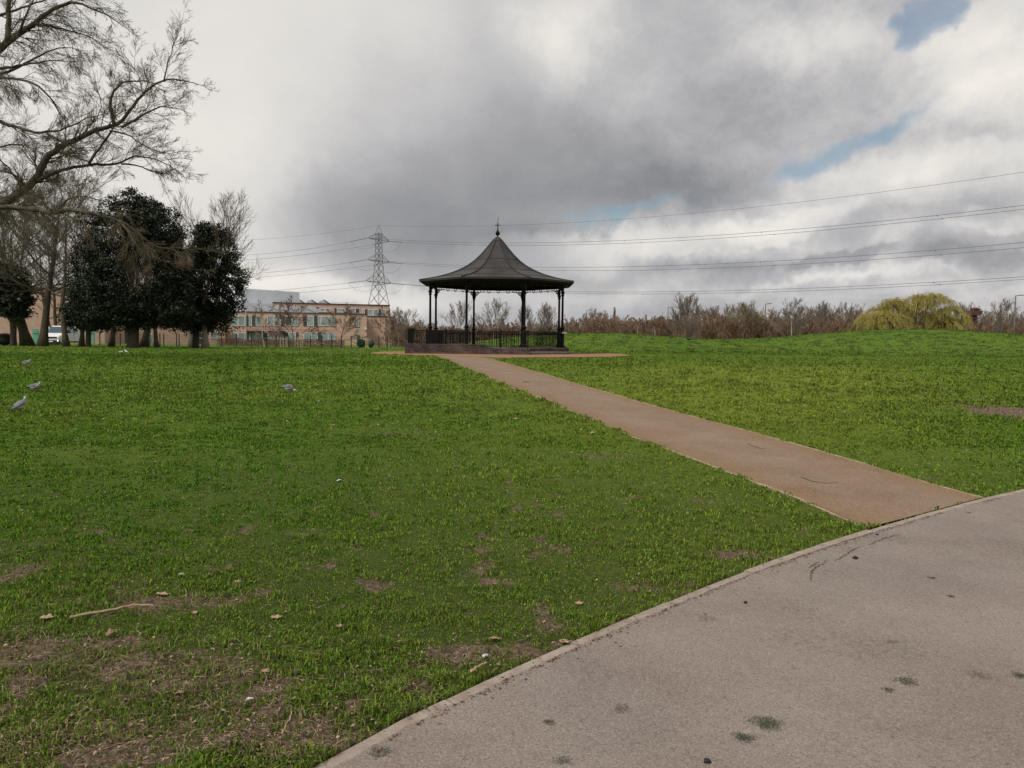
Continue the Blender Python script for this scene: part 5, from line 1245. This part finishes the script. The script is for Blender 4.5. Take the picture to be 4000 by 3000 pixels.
for s in (-1, 1):
    mb = MB(); mb.prism([(s*.66, .84), (s*.95, .90), (s*.95, 1.10), (s*.66, .98)], -2.60, -2.40); mb.build('headlight', mat('lamp_lens', (.5, .5, .5), rough=.15) if s < 0 else bpy.data.materials['lamp_lens'], van)
    mb = MB(); mb.box(s*.78-.07, s*.78+.07, -2.765, -2.742, .50, .60); mb.build('fog_light', HLM, van)
    for y in (-1.85, 2.1):
        w = MB(); w.tube([(s*.78, y, .36), (s*1.0, y, .36)], .36, 18); wh = w.build('wheel', VT, van); w = MB(); w.tube([(s*.99, y, .36), (s*1.015, y, .36)], .2, 14); w.build('rim', CH, wh)
    mb = MB(); mb.bar((s*.95, -1.4, 1.50), (s*1.2, -1.42, 1.52), .05); mb.box(min(s*1.12, s*1.34), max(s*1.12, s*1.34), -1.5, -1.36, 1.38, 1.72); mb.build('mirror', VB, van)
    for ya, yb in ((-.75, .15), (.3, 1.1)):
        mb = MB(); xs = s*1.004
        mb.add([(xs, ya-(.32 if ya < 0 else 0), 1.38), (xs, yb, 1.38), (s*.90, yb, 1.98), (s*.90, ya, 1.98), (xs+s*.012, ya-(.32 if ya < 0 else 0), 1.38), (xs+s*.012, yb, 1.38), (s*.912, yb, 1.98), (s*.912, ya, 1.98)],
               [(0, 1, 2, 3), (7, 6, 5, 4), (0, 4, 5, 1), (1, 5, 6, 2), (2, 6, 7, 3), (3, 7, 4, 0)]); mb.build('side_window', VG, van)
    mb = MB(); xx = s*1.003
    for y in (-.95, .22, 1.2): mb.box(min(xx, xx+s*.006), max(xx, xx+s*.006), y, y+.012, .5, 1.34)
    mb.box(min(xx, xx+s*.02), max(xx, xx+s*.02), .02, .16, 1.15, 1.2); mb.build('door_seam', VB, van)
    mb = MB(); mb.box(min(s*.9, s*1.012), max(s*.9, s*1.012), -1.2, 1.3, .36, .50); mb.build('sill_trim', VB, van)
mb = MB(); mb.box(-1.0, 1.0, 1.52, 3.6, .72, .80); mb.box(-1.0, -.95, 1.52, 3.6, .80, 1.22); mb.box(.95, 1.0, 1.52, 3.6, .80, 1.22); mb.box(-.95, .95, 3.55, 3.6, .80, 1.22); mb.build('tipper_bed', VW, van)
mb = MB(); mb.box(-.45, -.3, 1.2, 3.5, .42, .70); mb.box(.3, .45, 1.2, 3.5, .42, .70); mb.build('chassis', VB, van)
dr = empty('open_door', (-1.0, -1.0, 0), R(-62)); dr.parent = van
mb = MB(); mb.prism([(-1.0, .50), (0, .50), (0, 1.36), (-1.0, 1.34)], -.05, .03); mb.bar((-1.0, 0, 1.33), (-.95, 0, 2.0), .07); mb.bar((0, 0, 1.35), (-.42, 0, 2.05), .07); mb.bar((-.95, 0, 2.0), (-.40, 0, 2.05), .07); mb.build('door_skin', VW, dr)
mb = MB(); mb.box(-.9, -.75, -.075, -.05, 1.1, 1.2); mb.build('handle', VB, dr)

# ------------------------------------------------------------------ birds
def bird_mat(name):
    m = mat(name, (.2, .2, .22), attr='col', rough=.7); return m
BM = bird_mat('plumage'); WINGM = mat('wing_grey', (.105, .105, .12), (.16, .155, .172), 20, .7); WTIP = mat('wing_tip_dark', (.035, .035, .04), rough=.7)
BEAK = mat('beak_yellow', (.45, .30, .14), rough=.5); LEGM = mat('leg_pink', (.32, .12, .10), rough=.6); EYEM = mat('eye_dark', (.01, .01, .01), rough=.2)
WB2 = mat('wing_bar_white', (.55, .56, .57), rough=.7)
def spline(P, n):
    P = np.array(P, float); t = np.linspace(0, len(P)-1, n); out = []
    for c in range(P.shape[1]):
        xs = np.arange(len(P)); y = P[:, c]; i = np.clip(np.floor(t).astype(int), 0, len(P)-2); f = t-i
        p0 = y[np.clip(i-1, 0, None)]; p1 = y[i]; p2 = y[i+1]; p3 = y[np.clip(i+2, None, len(P)-1)]
        out.append(.5*(2*p1+(p2-p0)*f+(2*p0-5*p1+4*p2-p3)*f*f+(3*p1-p0-3*p2+p3)*f**3))
    return np.stack(out, 1)
def pigeon(px, py, head, s, pose, label, kind='pigeon', black=False, white=False):
    g = ground(px, py); root = empty('wood_pigeon' if kind == 'pigeon' else kind, g, head, label=label, cat='bird', group='grey wood pigeons on the lawn' if kind == 'pigeon' and not white else None)
    root.scale = (s, s, s); root.location.z += .004
    # spine in local x (forward) / z : x, z, half width, half height, grey
    if pose == 'stand':
        P = [(-.22, .085, .022, .008), (-.15, .105, .030, .016), (-.085, .135, .055, .045), (-.02, .160, .078, .070), (.045, .190, .076, .074), (.085, .225, .054, .056), (.100, .262, .032, .034), (.108, .292, .025, .026), (.120, .318, .027, .026), (.138, .326, .020, .019), (.150, .322, .010, .009)]
    elif pose == 'low':
        P = [(-.25, .115, .024, .007), (-.17, .118, .032, .016), (-.10, .125, .056, .042), (-.03, .128, .078, .066), (.04, .118, .074, .068), (.09, .092, .050, .050), (.120, .072, .033, .034), (.142, .058, .026, .027), (.163, .050, .025, .024), (.180, .042, .019, .017), (.190, .036, .009, .008)]
    else:
        P = [(-.24, .100, .022, .008), (-.16, .112, .030, .016), (-.09, .130, .056, .044), (-.02, .142, .078, .068), (.05, .152, .076, .070), (.095, .172, .052, .052), (.118, .198, .032, .034), (.130, .220, .026, .027), (.148, .238, .027, .025), (.166, .240, .020, .018), (.177, .236, .010, .009)]
    Q = spline(P, 34); n = 14; V = []; Cc = []
    for i, (x, z, w, h) in enumerate(Q):
        j = max(1, min(i, len(Q)-2)); tx, tz = Q[j+1][0]-Q[j-1][0], Q[j+1][1]-Q[j-1][1]; l = math.hypot(tx, tz); nx, nz_ = -tz/l, tx/l; u = i/33
        for k in range(n):
            a = 2*math.pi*k/n; V.append((x+nx*math.cos(a)*h, math.sin(a)*w, z+nz_*math.cos(a)*h)); top = math.cos(a)
            if black: c = (.012, .012, .014)
            elif u > .76: c = (.16, .19, .23)
            elif u > .68: c = (.55, .56, .56) if abs(math.sin(a)) > .35 else (.14, .18, .19)
            elif u > .60: c = (.15, .19, .19)
            elif u < .17: c = (.05, .05, .055)
            elif top < -.1: c = (.30, .23, .25)
            else: c = (.14, .14, .16)
            if white: c = tuple(min(.6, x_*1.2+.42) for x_ in c) if u > .2 else c
            Cc.append((*c, 1))
    m = len(Q); fs = [(i*n+k, i*n+(k+1) % n, (i+1)*n+(k+1) % n, (i+1)*n+k) for i in range(m-1) for k in range(n)]
    L_ = [i for f in fs for i in f]+list(range(n-1, -1, -1))+[(m-1)*n+k for k in range(n)]
    np_mesh('body', V, L_, [4]*len(fs)+[n, n], BM, root, smooth=True, attrs={'col': ('FLOAT_COLOR', Cc)})
    top_ = {'stand': (.35, .0), 'low': (-.02, 0), 'walk': (.12, 0)}[pose]
    bz = {'stand': .158, 'low': .132, 'walk': .148}[pose]; sl_ = {'stand': .42, 'low': .03, 'walk': .14}[pose]
    for sg in (-1, 1):
        mb = MB(); vs = []; secs = [(.075, .02, .040, .006), (.05, .052, .055, .008), (0, .064, .058, .009), (-.06, .058, .048, .008), (-.12, .040, .032, .006), (-.19, .018, .014, .004)]
        for x, yo, h, th_ in secs:
            zc = bz+x*sl_+.008
            for a in range(8):
                t = a*math.pi/4; vs.append((x, sg*(yo+.018+math.cos(t)*th_*1.2-abs(math.sin(t))*.012*(1 if math.sin(t) > 0 else .4)), zc+math.sin(t)*h*.8))
        mb.add(vs, [(i*8+k, i*8+(k+1) % 8, (i+1)*8+(k+1) % 8, (i+1)*8+k) for i in range(5) for k in range(8)]+[tuple(range(8)), tuple(40+k for k in range(8))])
        w = mb.build('wing', VB if black else (WB2 if white else WINGM), root, smooth=True)
        mb = MB(); mb.tube([(-.08, sg*.060, bz-.08*sl_-.012), (-.15, sg*.042, bz-.15*sl_-.004), (-.235, sg*.014, bz-.235*sl_)], [.020, .016, .004], 6, sq=.45); mb.build('wing_tip', VB if black else WTIP, w)
        if not black and not white:
            mb = MB(); mb.tube([(.055, sg*.078, bz+.05*sl_-.035), (0, sg*.084, bz-.037), (-.07, sg*.074, bz-.07*sl_-.03)], [.004, .007, .004], 5); mb.build('wing_bar', WB2, w)
        mb = MB(); lx = .01+sg*.012; mb.tube([(lx, sg*.026, bz-.06), (lx+.006, sg*.028, .045), (lx, sg*.028, .004)], [.011, .0055, .005], 6)
        for an in (-.5, 0, .5): mb.tube([(lx, sg*.028, .005), (lx+.035*math.cos(an), sg*.028+.035*math.sin(an), .003)], [.0045, .002], 5)
        mb.tube([(lx, sg*.028, .005), (lx-.02, sg*.028, .003)], [.004, .002], 5); mb.build('leg', VB if black else LEGM, root)
        hx, hz = Q[-4][0], Q[-4][1]; mb = MB(); mb.lathe([(.0005, -.0045), (.0045, 0), (.0005, .0045)], 8, c=(hx, sg*Q[-4][2]*.95), z0=hz+.005); mb.build('eye', EYEM, root)
    e_ = Q[-1]; d = (.024, -.008) if pose != 'low' else (.018, -.016); mb = MB(); mb.tube([(e_[0]-.006, 0, e_[1]), (e_[0]+d[0]*.5, 0, e_[1]+d[1]*.4), (e_[0]+d[0], 0, e_[1]+d[1])], [.0075, .0055, .0012], 6); mb.build('beak', VB if black else BEAK, root)
    return root
pigeon(78, 1611, R(62), .88, 'stand', 'nearest wood pigeon standing tall with white neck patch at the left edge')
pigeon(138, 1532, R(-8), .95, 'walk', 'wood pigeon with hunched grey back behind the nearest pigeon')
pigeon(104, 1432, R(-5), .98, 'walk', 'farthest of the three pigeons at the left edge')
pigeon(1128, 1533, R(-6), 1.0, 'low', 'wood pigeon feeding with head down alone in the middle of the lawn')
pigeon(472, 1382, R(10), .62, 'walk', 'pale gull left of a close pair before the evergreens', kind='gull', white=True)
pigeon(494, 1381, R(195), .62, 'stand', 'pale gull right of a close pair before the evergreens', kind='gull', white=True)
pigeon(2690, 1333, R(185), 1.55, 'walk', 'black crow on the saddle between the two grassy mounds', kind='crow', black=True)
pigeon(2612, 1337, R(10), .8, 'low', 'small black bird left of the crow on the grassy slope', kind='blackbird', black=True)

# ------------------------------------------------------------------ grass
GB_ = mat('grass_blades', (.06, .12, .015), attr='col', rough=.75, spec=.15)
GBT = GB_.node_tree
_tr = GBT.nodes.new('ShaderNodeBsdfTranslucent'); _mx = GBT.nodes.new('ShaderNodeMixShader'); _mx.inputs[0].default_value = .35
GBT.links.new([q for q in GBT.nodes if q.type == 'ATTRIBUTE'][0].outputs['Color'], _tr.inputs[0]); GBT.links.new(GBT.nodes['Principled BSDF'].outputs[0], _mx.inputs[1])
GBT.links.new(_tr.outputs[0], _mx.inputs[2]); GBT.links.new(_mx.outputs[0], [q for q in GBT.nodes if q.type == 'OUTPUT_MATERIAL'][0].inputs[0])
def grass_block(n, y_lo, y_hi, seed):
    rs = np.random.RandomState(seed)
    px = rs.uniform(-420, 4420, n); py = 1290+(3120-1290)*rs.rand(n)**(1.0)
    py = rs.uniform(y_lo, y_hi, n)
    # undo the projection onto a plane, then march once with the terrain height
    dx = (px-2000)/F; dy = -(py-1500)/F; c = np.array(CM)
    D = np.stack([dx, dy, -np.ones(n)], 1) @ c.T
    g = np.full(n, .3)
    for _ in range(14):
        t = (EYE-g)/np.maximum(-D[:, 2], 1e-4); X_ = D[:, 0]*t; Y_ = D[:, 1]*t; g = .5*g+.5*height(np.clip(X_, -200, 200), np.clip(Y_, 0, 200))
    ok = (D[:, 2] < -1e-3) & (Y_ < 92) & (Y_ > 1.4) & (np.abs(g-height(X_, Y_)) < .06)
    return X_[ok], Y_[ok]
def mound_block(n, seed):
    rs = np.random.RandomState(seed); Y_ = rs.uniform(54, 90, n); X_ = rs.uniform(-.02, .72, n)*Y_; return X_, Y_
xs, ys = [], []
for n, a, b, sd in ((480000, 1700, 3150, 1), (280000, 1420, 1750, 2), (145000, 1350, 1430, 3)):
    x_, y_ = grass_block(n, a, b, sd); xs.append(x_); ys.append(y_)
x_, y_ = mound_block(90000, 4); xs.append(x_); ys.append(y_)
x = np.concatenate(xs); y = np.concatenate(ys)
rs = np.random.RandomState(6)
# clump: pull blades toward tuft centres
d = np.hypot(x, y); cell = np.clip(d*.012, .05, .6)
jx = rs.normal(0, 1, len(x)); jy = rs.normal(0, 1, len(x))
cxx = (np.floor(x/cell)+.5+.35*np.sin(np.floor(y/cell)*12.9+np.floor(x/cell)*4.1))*cell; cyy = (np.floor(y/cell)+.5+.35*np.sin(np.floor(x/cell)*7.7+np.floor(y/cell)*3.3))*cell
pull = rs.rand(len(x)) < .30
x = np.where(pull, cxx+jx*cell*.22, x); y = np.where(pull, cyy+jy*cell*.22, y)
bare_ = bareness(x, y); tuftn = fbm(x, y, 1.7, 61, 4); lush = .5*fbm(x, y, 5.5, 71, 3)+.5*fbm(x, y, 15, 72, 3)
keep = rs.rand(len(x)) > bare_*.95
keep &= rs.rand(len(x)) < .34+.8*sstep(lush, .40, .60)
edge_d = 0.03
def op(x, y): return on_path(x, y)
keep &= ~op(x, y)
x, y, tuftn, lush, bare_ = [a[keep] for a in (x, y, tuftn, lush, bare_)]
d = np.hypot(x, y); n = len(x); print('blades', n)
g = height(x, y)+(fbm(x, y, 2.2, 41, 4)-.5)*.07*(1-.5*sstep(y, 40, 80))+(fbm(x, y, 7, 51, 2)-.5)*.03*(np.hypot(x, y) < 25)
H_ = (.011+.022*sstep(tuftn*.45+lush*.55, .40, .68))*rs.lognormal(0, .28, n)*np.clip(d/11, 1, 1.9)
H_ = H_*(1+1.1*tussock(x, y))
Wd_ = .80*(.0030+.0022*rs.rand(n))*np.clip(d/4.2, 1, 8)
az = rs.uniform(0, 6.283, n); ln = rs.uniform(.15, 1.3, n); dirx, diry = np.cos(az), np.sin(az)
wa = rs.uniform(0, 6.283, n); wx_, wy_ = np.cos(wa)*Wd_, np.sin(wa)*Wd_
B0 = np.stack([x-wx_, y-wy_, g-.012], 1); B1 = np.stack([x+wx_, y+wy_, g-.012], 1)
mxx, myy, mz = x+dirx*ln*H_*.35, y+diry*ln*H_*.35, g+H_*.62
M0 = np.stack([mxx-wx_*.75, myy-wy_*.75, mz], 1); M1 = np.stack([mxx+wx_*.75, myy+wy_*.75, mz], 1)
T_ = np.stack([x+dirx*ln*H_*1.05, y+diry*ln*H_*1.05, g+H_*(1.1-.5*ln)], 1)
V = np.stack([B0, B1, M1, M0, T_], 1).reshape(-1, 3)
b0 = (np.arange(n)*5)[:, None]; L_ = np.concatenate([b0+np.array([[0, 1, 2, 3]]), b0+np.array([[3, 2, 4]])], 1).ravel()
sz = np.tile([4, 3], n)
hue = fbm(x, y, .23, 81, 3)[:, None]; r1 = rs.rand(n, 1)
cg = np.array([.102, .205, .015]); cy_ = np.array([.215, .280, .038]); cd = np.array([.022, .058, .008]); cs = np.array([.22, .17, .09])
yel = yellowing(x, y)[:, None]
yy = np.clip(sstep(hue*.6+r1*.4, .44, .70)+.95*yel*(.5+.5*r1), 0, 1)
col = cg*(1-yy)+cy_*yy; col = col*(1-.7*yel)+np.array([.240, .285, .038])*.7*yel; dk = sstep(lush[:, None]*.5+rs.rand(n, 1)*.5, .55, .75); col = col*(1-.75*dk)+cd*.75*dk
tu = tussock(x, y)[:, None]; col = col*(1-.68*tu)
dry = (rs.rand(n, 1) < (.03+.10*(1-sstep(d, 3, 7))[:, None]+.45*bare_[:, None])); col = np.where(dry, cs*rs.uniform(.4, 1.2, (n, 1)), col); col = col*rs.uniform(.60, 1.25, (n, 1))
colv = np.repeat(np.c_[col, np.ones(n)], 5, axis=0)
np_mesh('grass', V, L_, sz, GB_, attrs={'col': ('FLOAT_COLOR', colv)}, label='short uneven green grass blades covering the lawn', kind='stuff')

# ------------------------------------------------------------------ litter
LIT = mat('dry_litter', (.2, .15, .1), attr='col', rough=.9)
rs = np.random.RandomState(12); n = 9000
x_, y_ = grass_block(42000, 1700, 3100, 22); x2, y2 = grass_block(5000, 1400, 1800, 23)
x_ = np.r_[x_, x2]; y_ = np.r_[y_, y2]; bb = bareness(x_, y_); fb_ = fbm(x_, y_, 1.3, 91, 3); dd = np.hypot(x_, y_)
k = (rs.rand(len(x_)) < .10+.9*bb+.10*sstep(fb_, .5, .7)) & ~on_path(x_, y_); x_, y_, dd = x_[k], y_[k], dd[k]; n = len(x_)
a = rs.uniform(0, 6.28, n); stick = rs.rand(n) < .6; l = np.where(stick, rs.uniform(.010, .050, n), rs.uniform(.003, .012, n))*np.clip(dd/7, 1, 2.2); w = np.where(stick, .0011, l*rs.uniform(.2, .7, n))*np.clip(dd/5, 1, 3)
gg = height(x_, y_)+(fbm(x_, y_, 2.2, 41, 4)-.5)*.07+(fbm(x_, y_, 7, 51, 2)-.5)*.03+rs.uniform(.006, .026, n)
t1, t2 = rs.uniform(-.35, .35, n)*l, rs.uniform(-.5, .5, n)*w
ca, sa = np.cos(a), np.sin(a)
V = np.stack([np.stack([x_-ca*l, y_-sa*l, gg-t1], 1), np.stack([x_+sa*w, y_-ca*w, gg+t2+.003], 1), np.stack([x_+ca*l, y_+sa*l, gg+t1], 1), np.stack([x_-sa*w, y_+ca*w, gg-t2+.003], 1)], 1).reshape(-1, 3)
c1 = np.array([.10, .065, .042]); c2 = np.array([.33, .24, .165]); q = rs.rand(n, 1); cc = np.repeat(np.c_[c1*(1-q)+c2*q, np.ones(n)], 4, axis=0)
np_mesh('leaf_litter', V, np.arange(4*n), np.full(n, 4), LIT, attrs={'col': ('FLOAT_COLOR', cc)}, label='scattered dry leaf scraps and twig bits in the grass', kind='stuff')

n = 5200; t_ = rs.uniform(20, 470, n); off = .072+np.abs(rs.normal(0, .020, n))*np.where(rs.rand(n) < .12, 4, 1); side_ = rs.rand(n) < .25; off = np.where(side_, rs.uniform(-.03, .07, n), off)
keepk = fbm(t_, t_*0, .11, 5, 3) > .44; t_, off = t_[keepk], off[keepk]; n = len(t_); i0 = np.arange(500)
x_ = np.interp(t_, i0, KERB[:, 0])+np.interp(t_, i0, KN[:, 0])*off; y_ = np.interp(t_, i0, KERB[:, 1])+np.interp(t_, i0, KN[:, 1])*off
gg = height(x_, y_)+.003+.012*((off > 0) & (off < .07)); a = rs.uniform(0, 6.28, n); l = rs.uniform(.003, .014, n); w = l*rs.uniform(.12, .6, n); ca, sa = np.cos(a), np.sin(a)
V = np.stack([np.stack([x_-ca*l, y_-sa*l, gg], 1), np.stack([x_+sa*w, y_-ca*w, gg+.002], 1), np.stack([x_+ca*l, y_+sa*l, gg+.001], 1), np.stack([x_-sa*w, y_+ca*w, gg+.003], 1)], 1).reshape(-1, 3)
q = rs.rand(n, 1)**2; cc = np.repeat(np.c_[np.array([.045, .030, .020])*(1-q)+np.array([.22, .14, .09])*q, np.ones(n)], 4, axis=0)
np_mesh('kerb_debris', V, np.arange(4*n), np.full(n, 4), LIT, attrs={'col': ('FLOAT_COLOR', cc)}, label='dark crumbs of soil and bark gathered along the kerb', kind='stuff')

LEAFB = mat('fallen_leaf_brown', (.24, .15, .095), (.36, .25, .17), 30, .8); PAPER = mat('white_scrap', (.42, .42, .42), rough=.7); STK = mat('bare_stick', (.26, .18, .11), (.36, .27, .18), 20, .85); DRK = mat('dark_crumb', (.02, .017, .014), rough=.9)
def surf(px, py):
    p = ground(px, py); p = Vector(p); 
    if not bool(on_path(np.array([p.x]), np.array([p.y]))[0]):
        p.z += float((fbm(np.array([p.x]), np.array([p.y]), 2.2, 41, 4)[0]-.5)*.07)+float((fbm(np.array([p.x]), np.array([p.y]), 7, 51, 2)[0]-.5)*.03)+.012
    return p
def leaf(px, py, s, rz, m, label, curl=.35, name='fallen_leaf', cat='leaf', group=None, lobes=True):
    s *= .80 if lobes else .62; p = surf(px, py); rn = random.Random(px*7+py); mb = MB(); vs = [(0, 0, .006)]; n = 18
    for i in range(n):
        t = 2*math.pi*i/n; r = s*(.62+.38*abs(math.cos(t*2.5)) if lobes else .8+.2*rn.random()); xx, yy_ = r*math.cos(t), r*.68*math.sin(t)
        vs.append((xx, yy_, .006+curl*(yy_*yy_/s)+rn.uniform(-.08, .10)*s))
    vs += [(a_, b_, c_-.0015) for a_, b_, c_ in vs]; m_ = n+1
    fs = [(0, 1+i, 1+(i+1) % n) for i in range(n)]+[(m_, m_+1+(i+1) % n, m_+1+i) for i in range(n)]+[(1+i, m_+1+i, m_+1+(i+1) % n, 1+(i+1) % n) for i in range(n)]
    mb.add(vs, fs)
    if lobes: mb.tube([(s*.6, 0, .006), (s*1.25, s*.1, .01)], .0015, 4)
    o = mb.build(name, m, label=label, cat=cat, group=group); o.location = p; o.rotation_euler = (rn.uniform(-.2, .2), rn.uniform(-.2, .2), rz); return o
GLF = 'dry brown leaves lying on the grass'
for px, py, s, rz, lb in ((182, 2432, .05, .3, 'pale brown leaf left of the long stick'), (632, 2322, .05, .2, 'brown leaf just above the right end of the long stick'), (925, 2276, .036, 1, 'pink brown leaf lying highest in the lower left lawn'),
        (1078, 2428, .040, .1, 'curled brown leaf right of the long stick near the middle'), (1042, 2636, .036, .4, 'brown leaf below the curled leaf in the lower lawn'), (760, 2402, .03, 2, 'small brown leaf beyond the right tip of the stick'),
        (700, 2728, .04, .9, 'ragged brown leaf among bare soil near the bottom'), (1325, 2462, .03, 0, 'small leaf halfway between the stick and the kerb'), (2262, 2358, .035, .5, 'brown leaf in the dark grass above the kerb'), (1930, 2518, .04, .2, 'flat brown leaf above the kerb beside the white scrap'),
        (2205, 2517, .042, .2, 'brown leaf lying on top of the kerb'), (1500, 1650, .06, .4, 'lone brown leaf in the middle distance of the lawn'), (2015, 1640, .06, 1.2, 'brown leaf close to the left of the reddish path'), (2315, 1695, .06, .3, 'light leaf left of the reddish path bend')):
    leaf(px, py, s, rz, LEAFB, lb, group=GLF)
leaf(435, 2502, .04, 1.2, LEAFB, 'crumpled orange brown clump of dead leaf below the long stick', curl=1.6, name='leaf_clump', cat='leaf clump')
GWS = 'white paper scraps on the grass'
for px, py, s, lb in ((708, 2252, .030, 'white scrap highest of the scraps, above the long stick'), (975, 2757, .030, 'white torn scrap in the lower left lawn'), (1895, 2574, .030, 'white scrap in the grass close to the kerb'), (1325, 1880, .05, 'pale scrap in the middle of the lawn left of the path'),
                      (3260, 1747, .03, 'tiny white scrap right of the reddish path'), (1755, 1572, .05, 'pale scrap near the left of the path beyond the lone leaf')):
    leaf(px, py, s, .5, PAPER, lb, curl=.9, name='paper_scrap', cat='scrap', group=GWS, lobes=False)
def stick(pts, r, label, name='stick', m=STK, lift=.012):
    P = [surf(*p)+Vector((0, 0, lift)) for p in pts]; Q = spline([tuple(p) for p in P], 14); mb = MB(); mb.tube([Vector(q)+Vector((random.uniform(-.004, .004), 0, random.uniform(-.003, .003))) for q in Q], [r*(1-.5*i/13) for i in range(14)], 6)
    return mb.build(name, m, label=label, cat='stick', group=None)
stick([(275, 2442), (345, 2425), (440, 2408), (520, 2392), (600, 2386)], .008, 'long bare stick lying across the lower left lawn', lift=.022)
stick([(1838, 2652), (1870, 2635), (1898, 2622)], .007, 'short pale stick leaning on the grass by the kerb', lift=.022)
stick([(1101, 2905), (1122, 2860), (1143, 2820)], .0035, 'thin pale stalk standing slanted in the bottom grass', lift=.03)
stick([(3129, 1868), (3180, 1884), (3225, 1891), (3270, 1887)], .0035, 'curved thin twig lying across the reddish path', lift=.012, m=mat('dark_twig', (.05, .035, .025)))
stick([(2920, 1734), (2950, 1748), (2972, 1755), (2990, 1756)], .0035, 'short dark twig on the reddish path farther up', m=bpy.data.materials['dark_twig'])
stick([(2043, 1494), (2058, 1494), (2070, 1495)], .012, 'tiny dark twig on the far part of the reddish path', m=bpy.data.materials['dark_twig'])
for px, py, s, lb in ((3341, 2183, .020, 'largest black crumb on the wide path beside the crack'), (3427, 2090, .012, 'small black crumb between the kerb and the crack'), (2913, 2356, .013, 'black crumb on the wide path left of the crack'), (1195, 2986, .014, 'dark crumb on the kerb at the bottom edge'), (2762, 2978, .014, 'dark crumb at the bottom of the wide path')):
    p = surf(px, py); mb = MB(); rn = random.Random(px); mb.lathe([(s*.3, 0), (s, s*.25), (s*.8, s*.8), (s*.2, s*1.1)], 7); mb.v = [(a_*rn.uniform(.7, 1.3), b_*rn.uniform(.7, 1.3), c_) for a_, b_, c_ in mb.v]
    o = mb.build('crumb', DRK, label=lb, cat='crumb', group='black crumbs on the wide path'); o.location = p
# moss patches on the tarmac
MOSS = mat('path_moss', (.035, .042, .026), (.07, .075, .05), 60, 1)
GMS = 'dark moss patches growing on the wide path'
for i, (px, py, rx, ry, dn, lb) in enumerate(((2997, 2826, .085, .055, 1.0, 'darkest and biggest moss patch at the bottom of the wide path'), (2906, 2883, .055, .035, .9, 'moss patch just below left of the biggest moss patch'), (1490, 2938, .065, .05, .75, 'greyish moss patch beside the kerb at the bottom'),
        (2430, 2772, .055, .035, .6, 'faint moss patch right of the kerbside one'), (2144, 2822, .035, .022, .7, 'small moss patch between the kerbside and middle patches'), (2200, 2973, .05, .04, .6, 'moss patch at the very bottom edge'), (3540, 2662, .07, .035, .8, 'moss patch in the stained lower right of the path'),
        (3470, 2695, .035, .02, .7, 'little moss patch left of the stained one'), (3820, 2638, .075, .035, .55, 'wide faint moss patch at the lower right'), (3985, 2640, .05, .03, .8, 'moss patch cut by the right edge'), (3485, 2510, .05, .03, .45, 'faint moss patch above the stained one'),
        (3180, 2382, .07, .05, .35, 'pale round moss stain below the crack'), (3640, 2258, .035, .02, .7, 'small moss patch right of the crack'), (3715, 2330, .03, .02, .7, 'small moss patch farther right of the crack'), (3785, 2003, .04, .025, .6, 'moss patch near where the two paths meet'), (2765, 2418, .08, .04, .5, 'brownish moss stain left of the crack'))):
    c = ground(px, py); rs = np.random.RandomState(i); n = int(1200*dn**2.5*(rx/.08)); q = rs.normal(0, .45, (n, 2)); e_ = 1+.3*np.sin(np.arctan2(q[:, 1], q[:, 0])*3+i)
    kk = np.hypot(q[:, 0], q[:, 1]) < .95*e_; q = q[kk]; X_ = c.x+q[:, 0]*rx; Y_ = c.y+q[:, 1]*rx*.9; Zc = height(X_, Y_)+rs.uniform(.001, .006, len(q))
    o = empty('moss_patch', c, label=lb, cat='moss patch', group=GMS); leaf_cloud('moss', np.stack([X_, Y_, Zc], 1)-np.array(c), .0028, MOSS, o, i, asp=.5, up=2.0)
# daisies / pale specks on the far lawn
rs = np.random.RandomState(31); x_, y_ = grass_block(170, 1380, 1700, 33); k = ~on_path(x_, y_); x_, y_ = x_[k], y_[k]
leaf_cloud('pale_specks', np.stack([x_, y_, height(x_, y_)+.07], 1), .016, PAPER, None, 31, label='sprinkle of tiny daisies and pale specks in the lawn', kind='stuff')
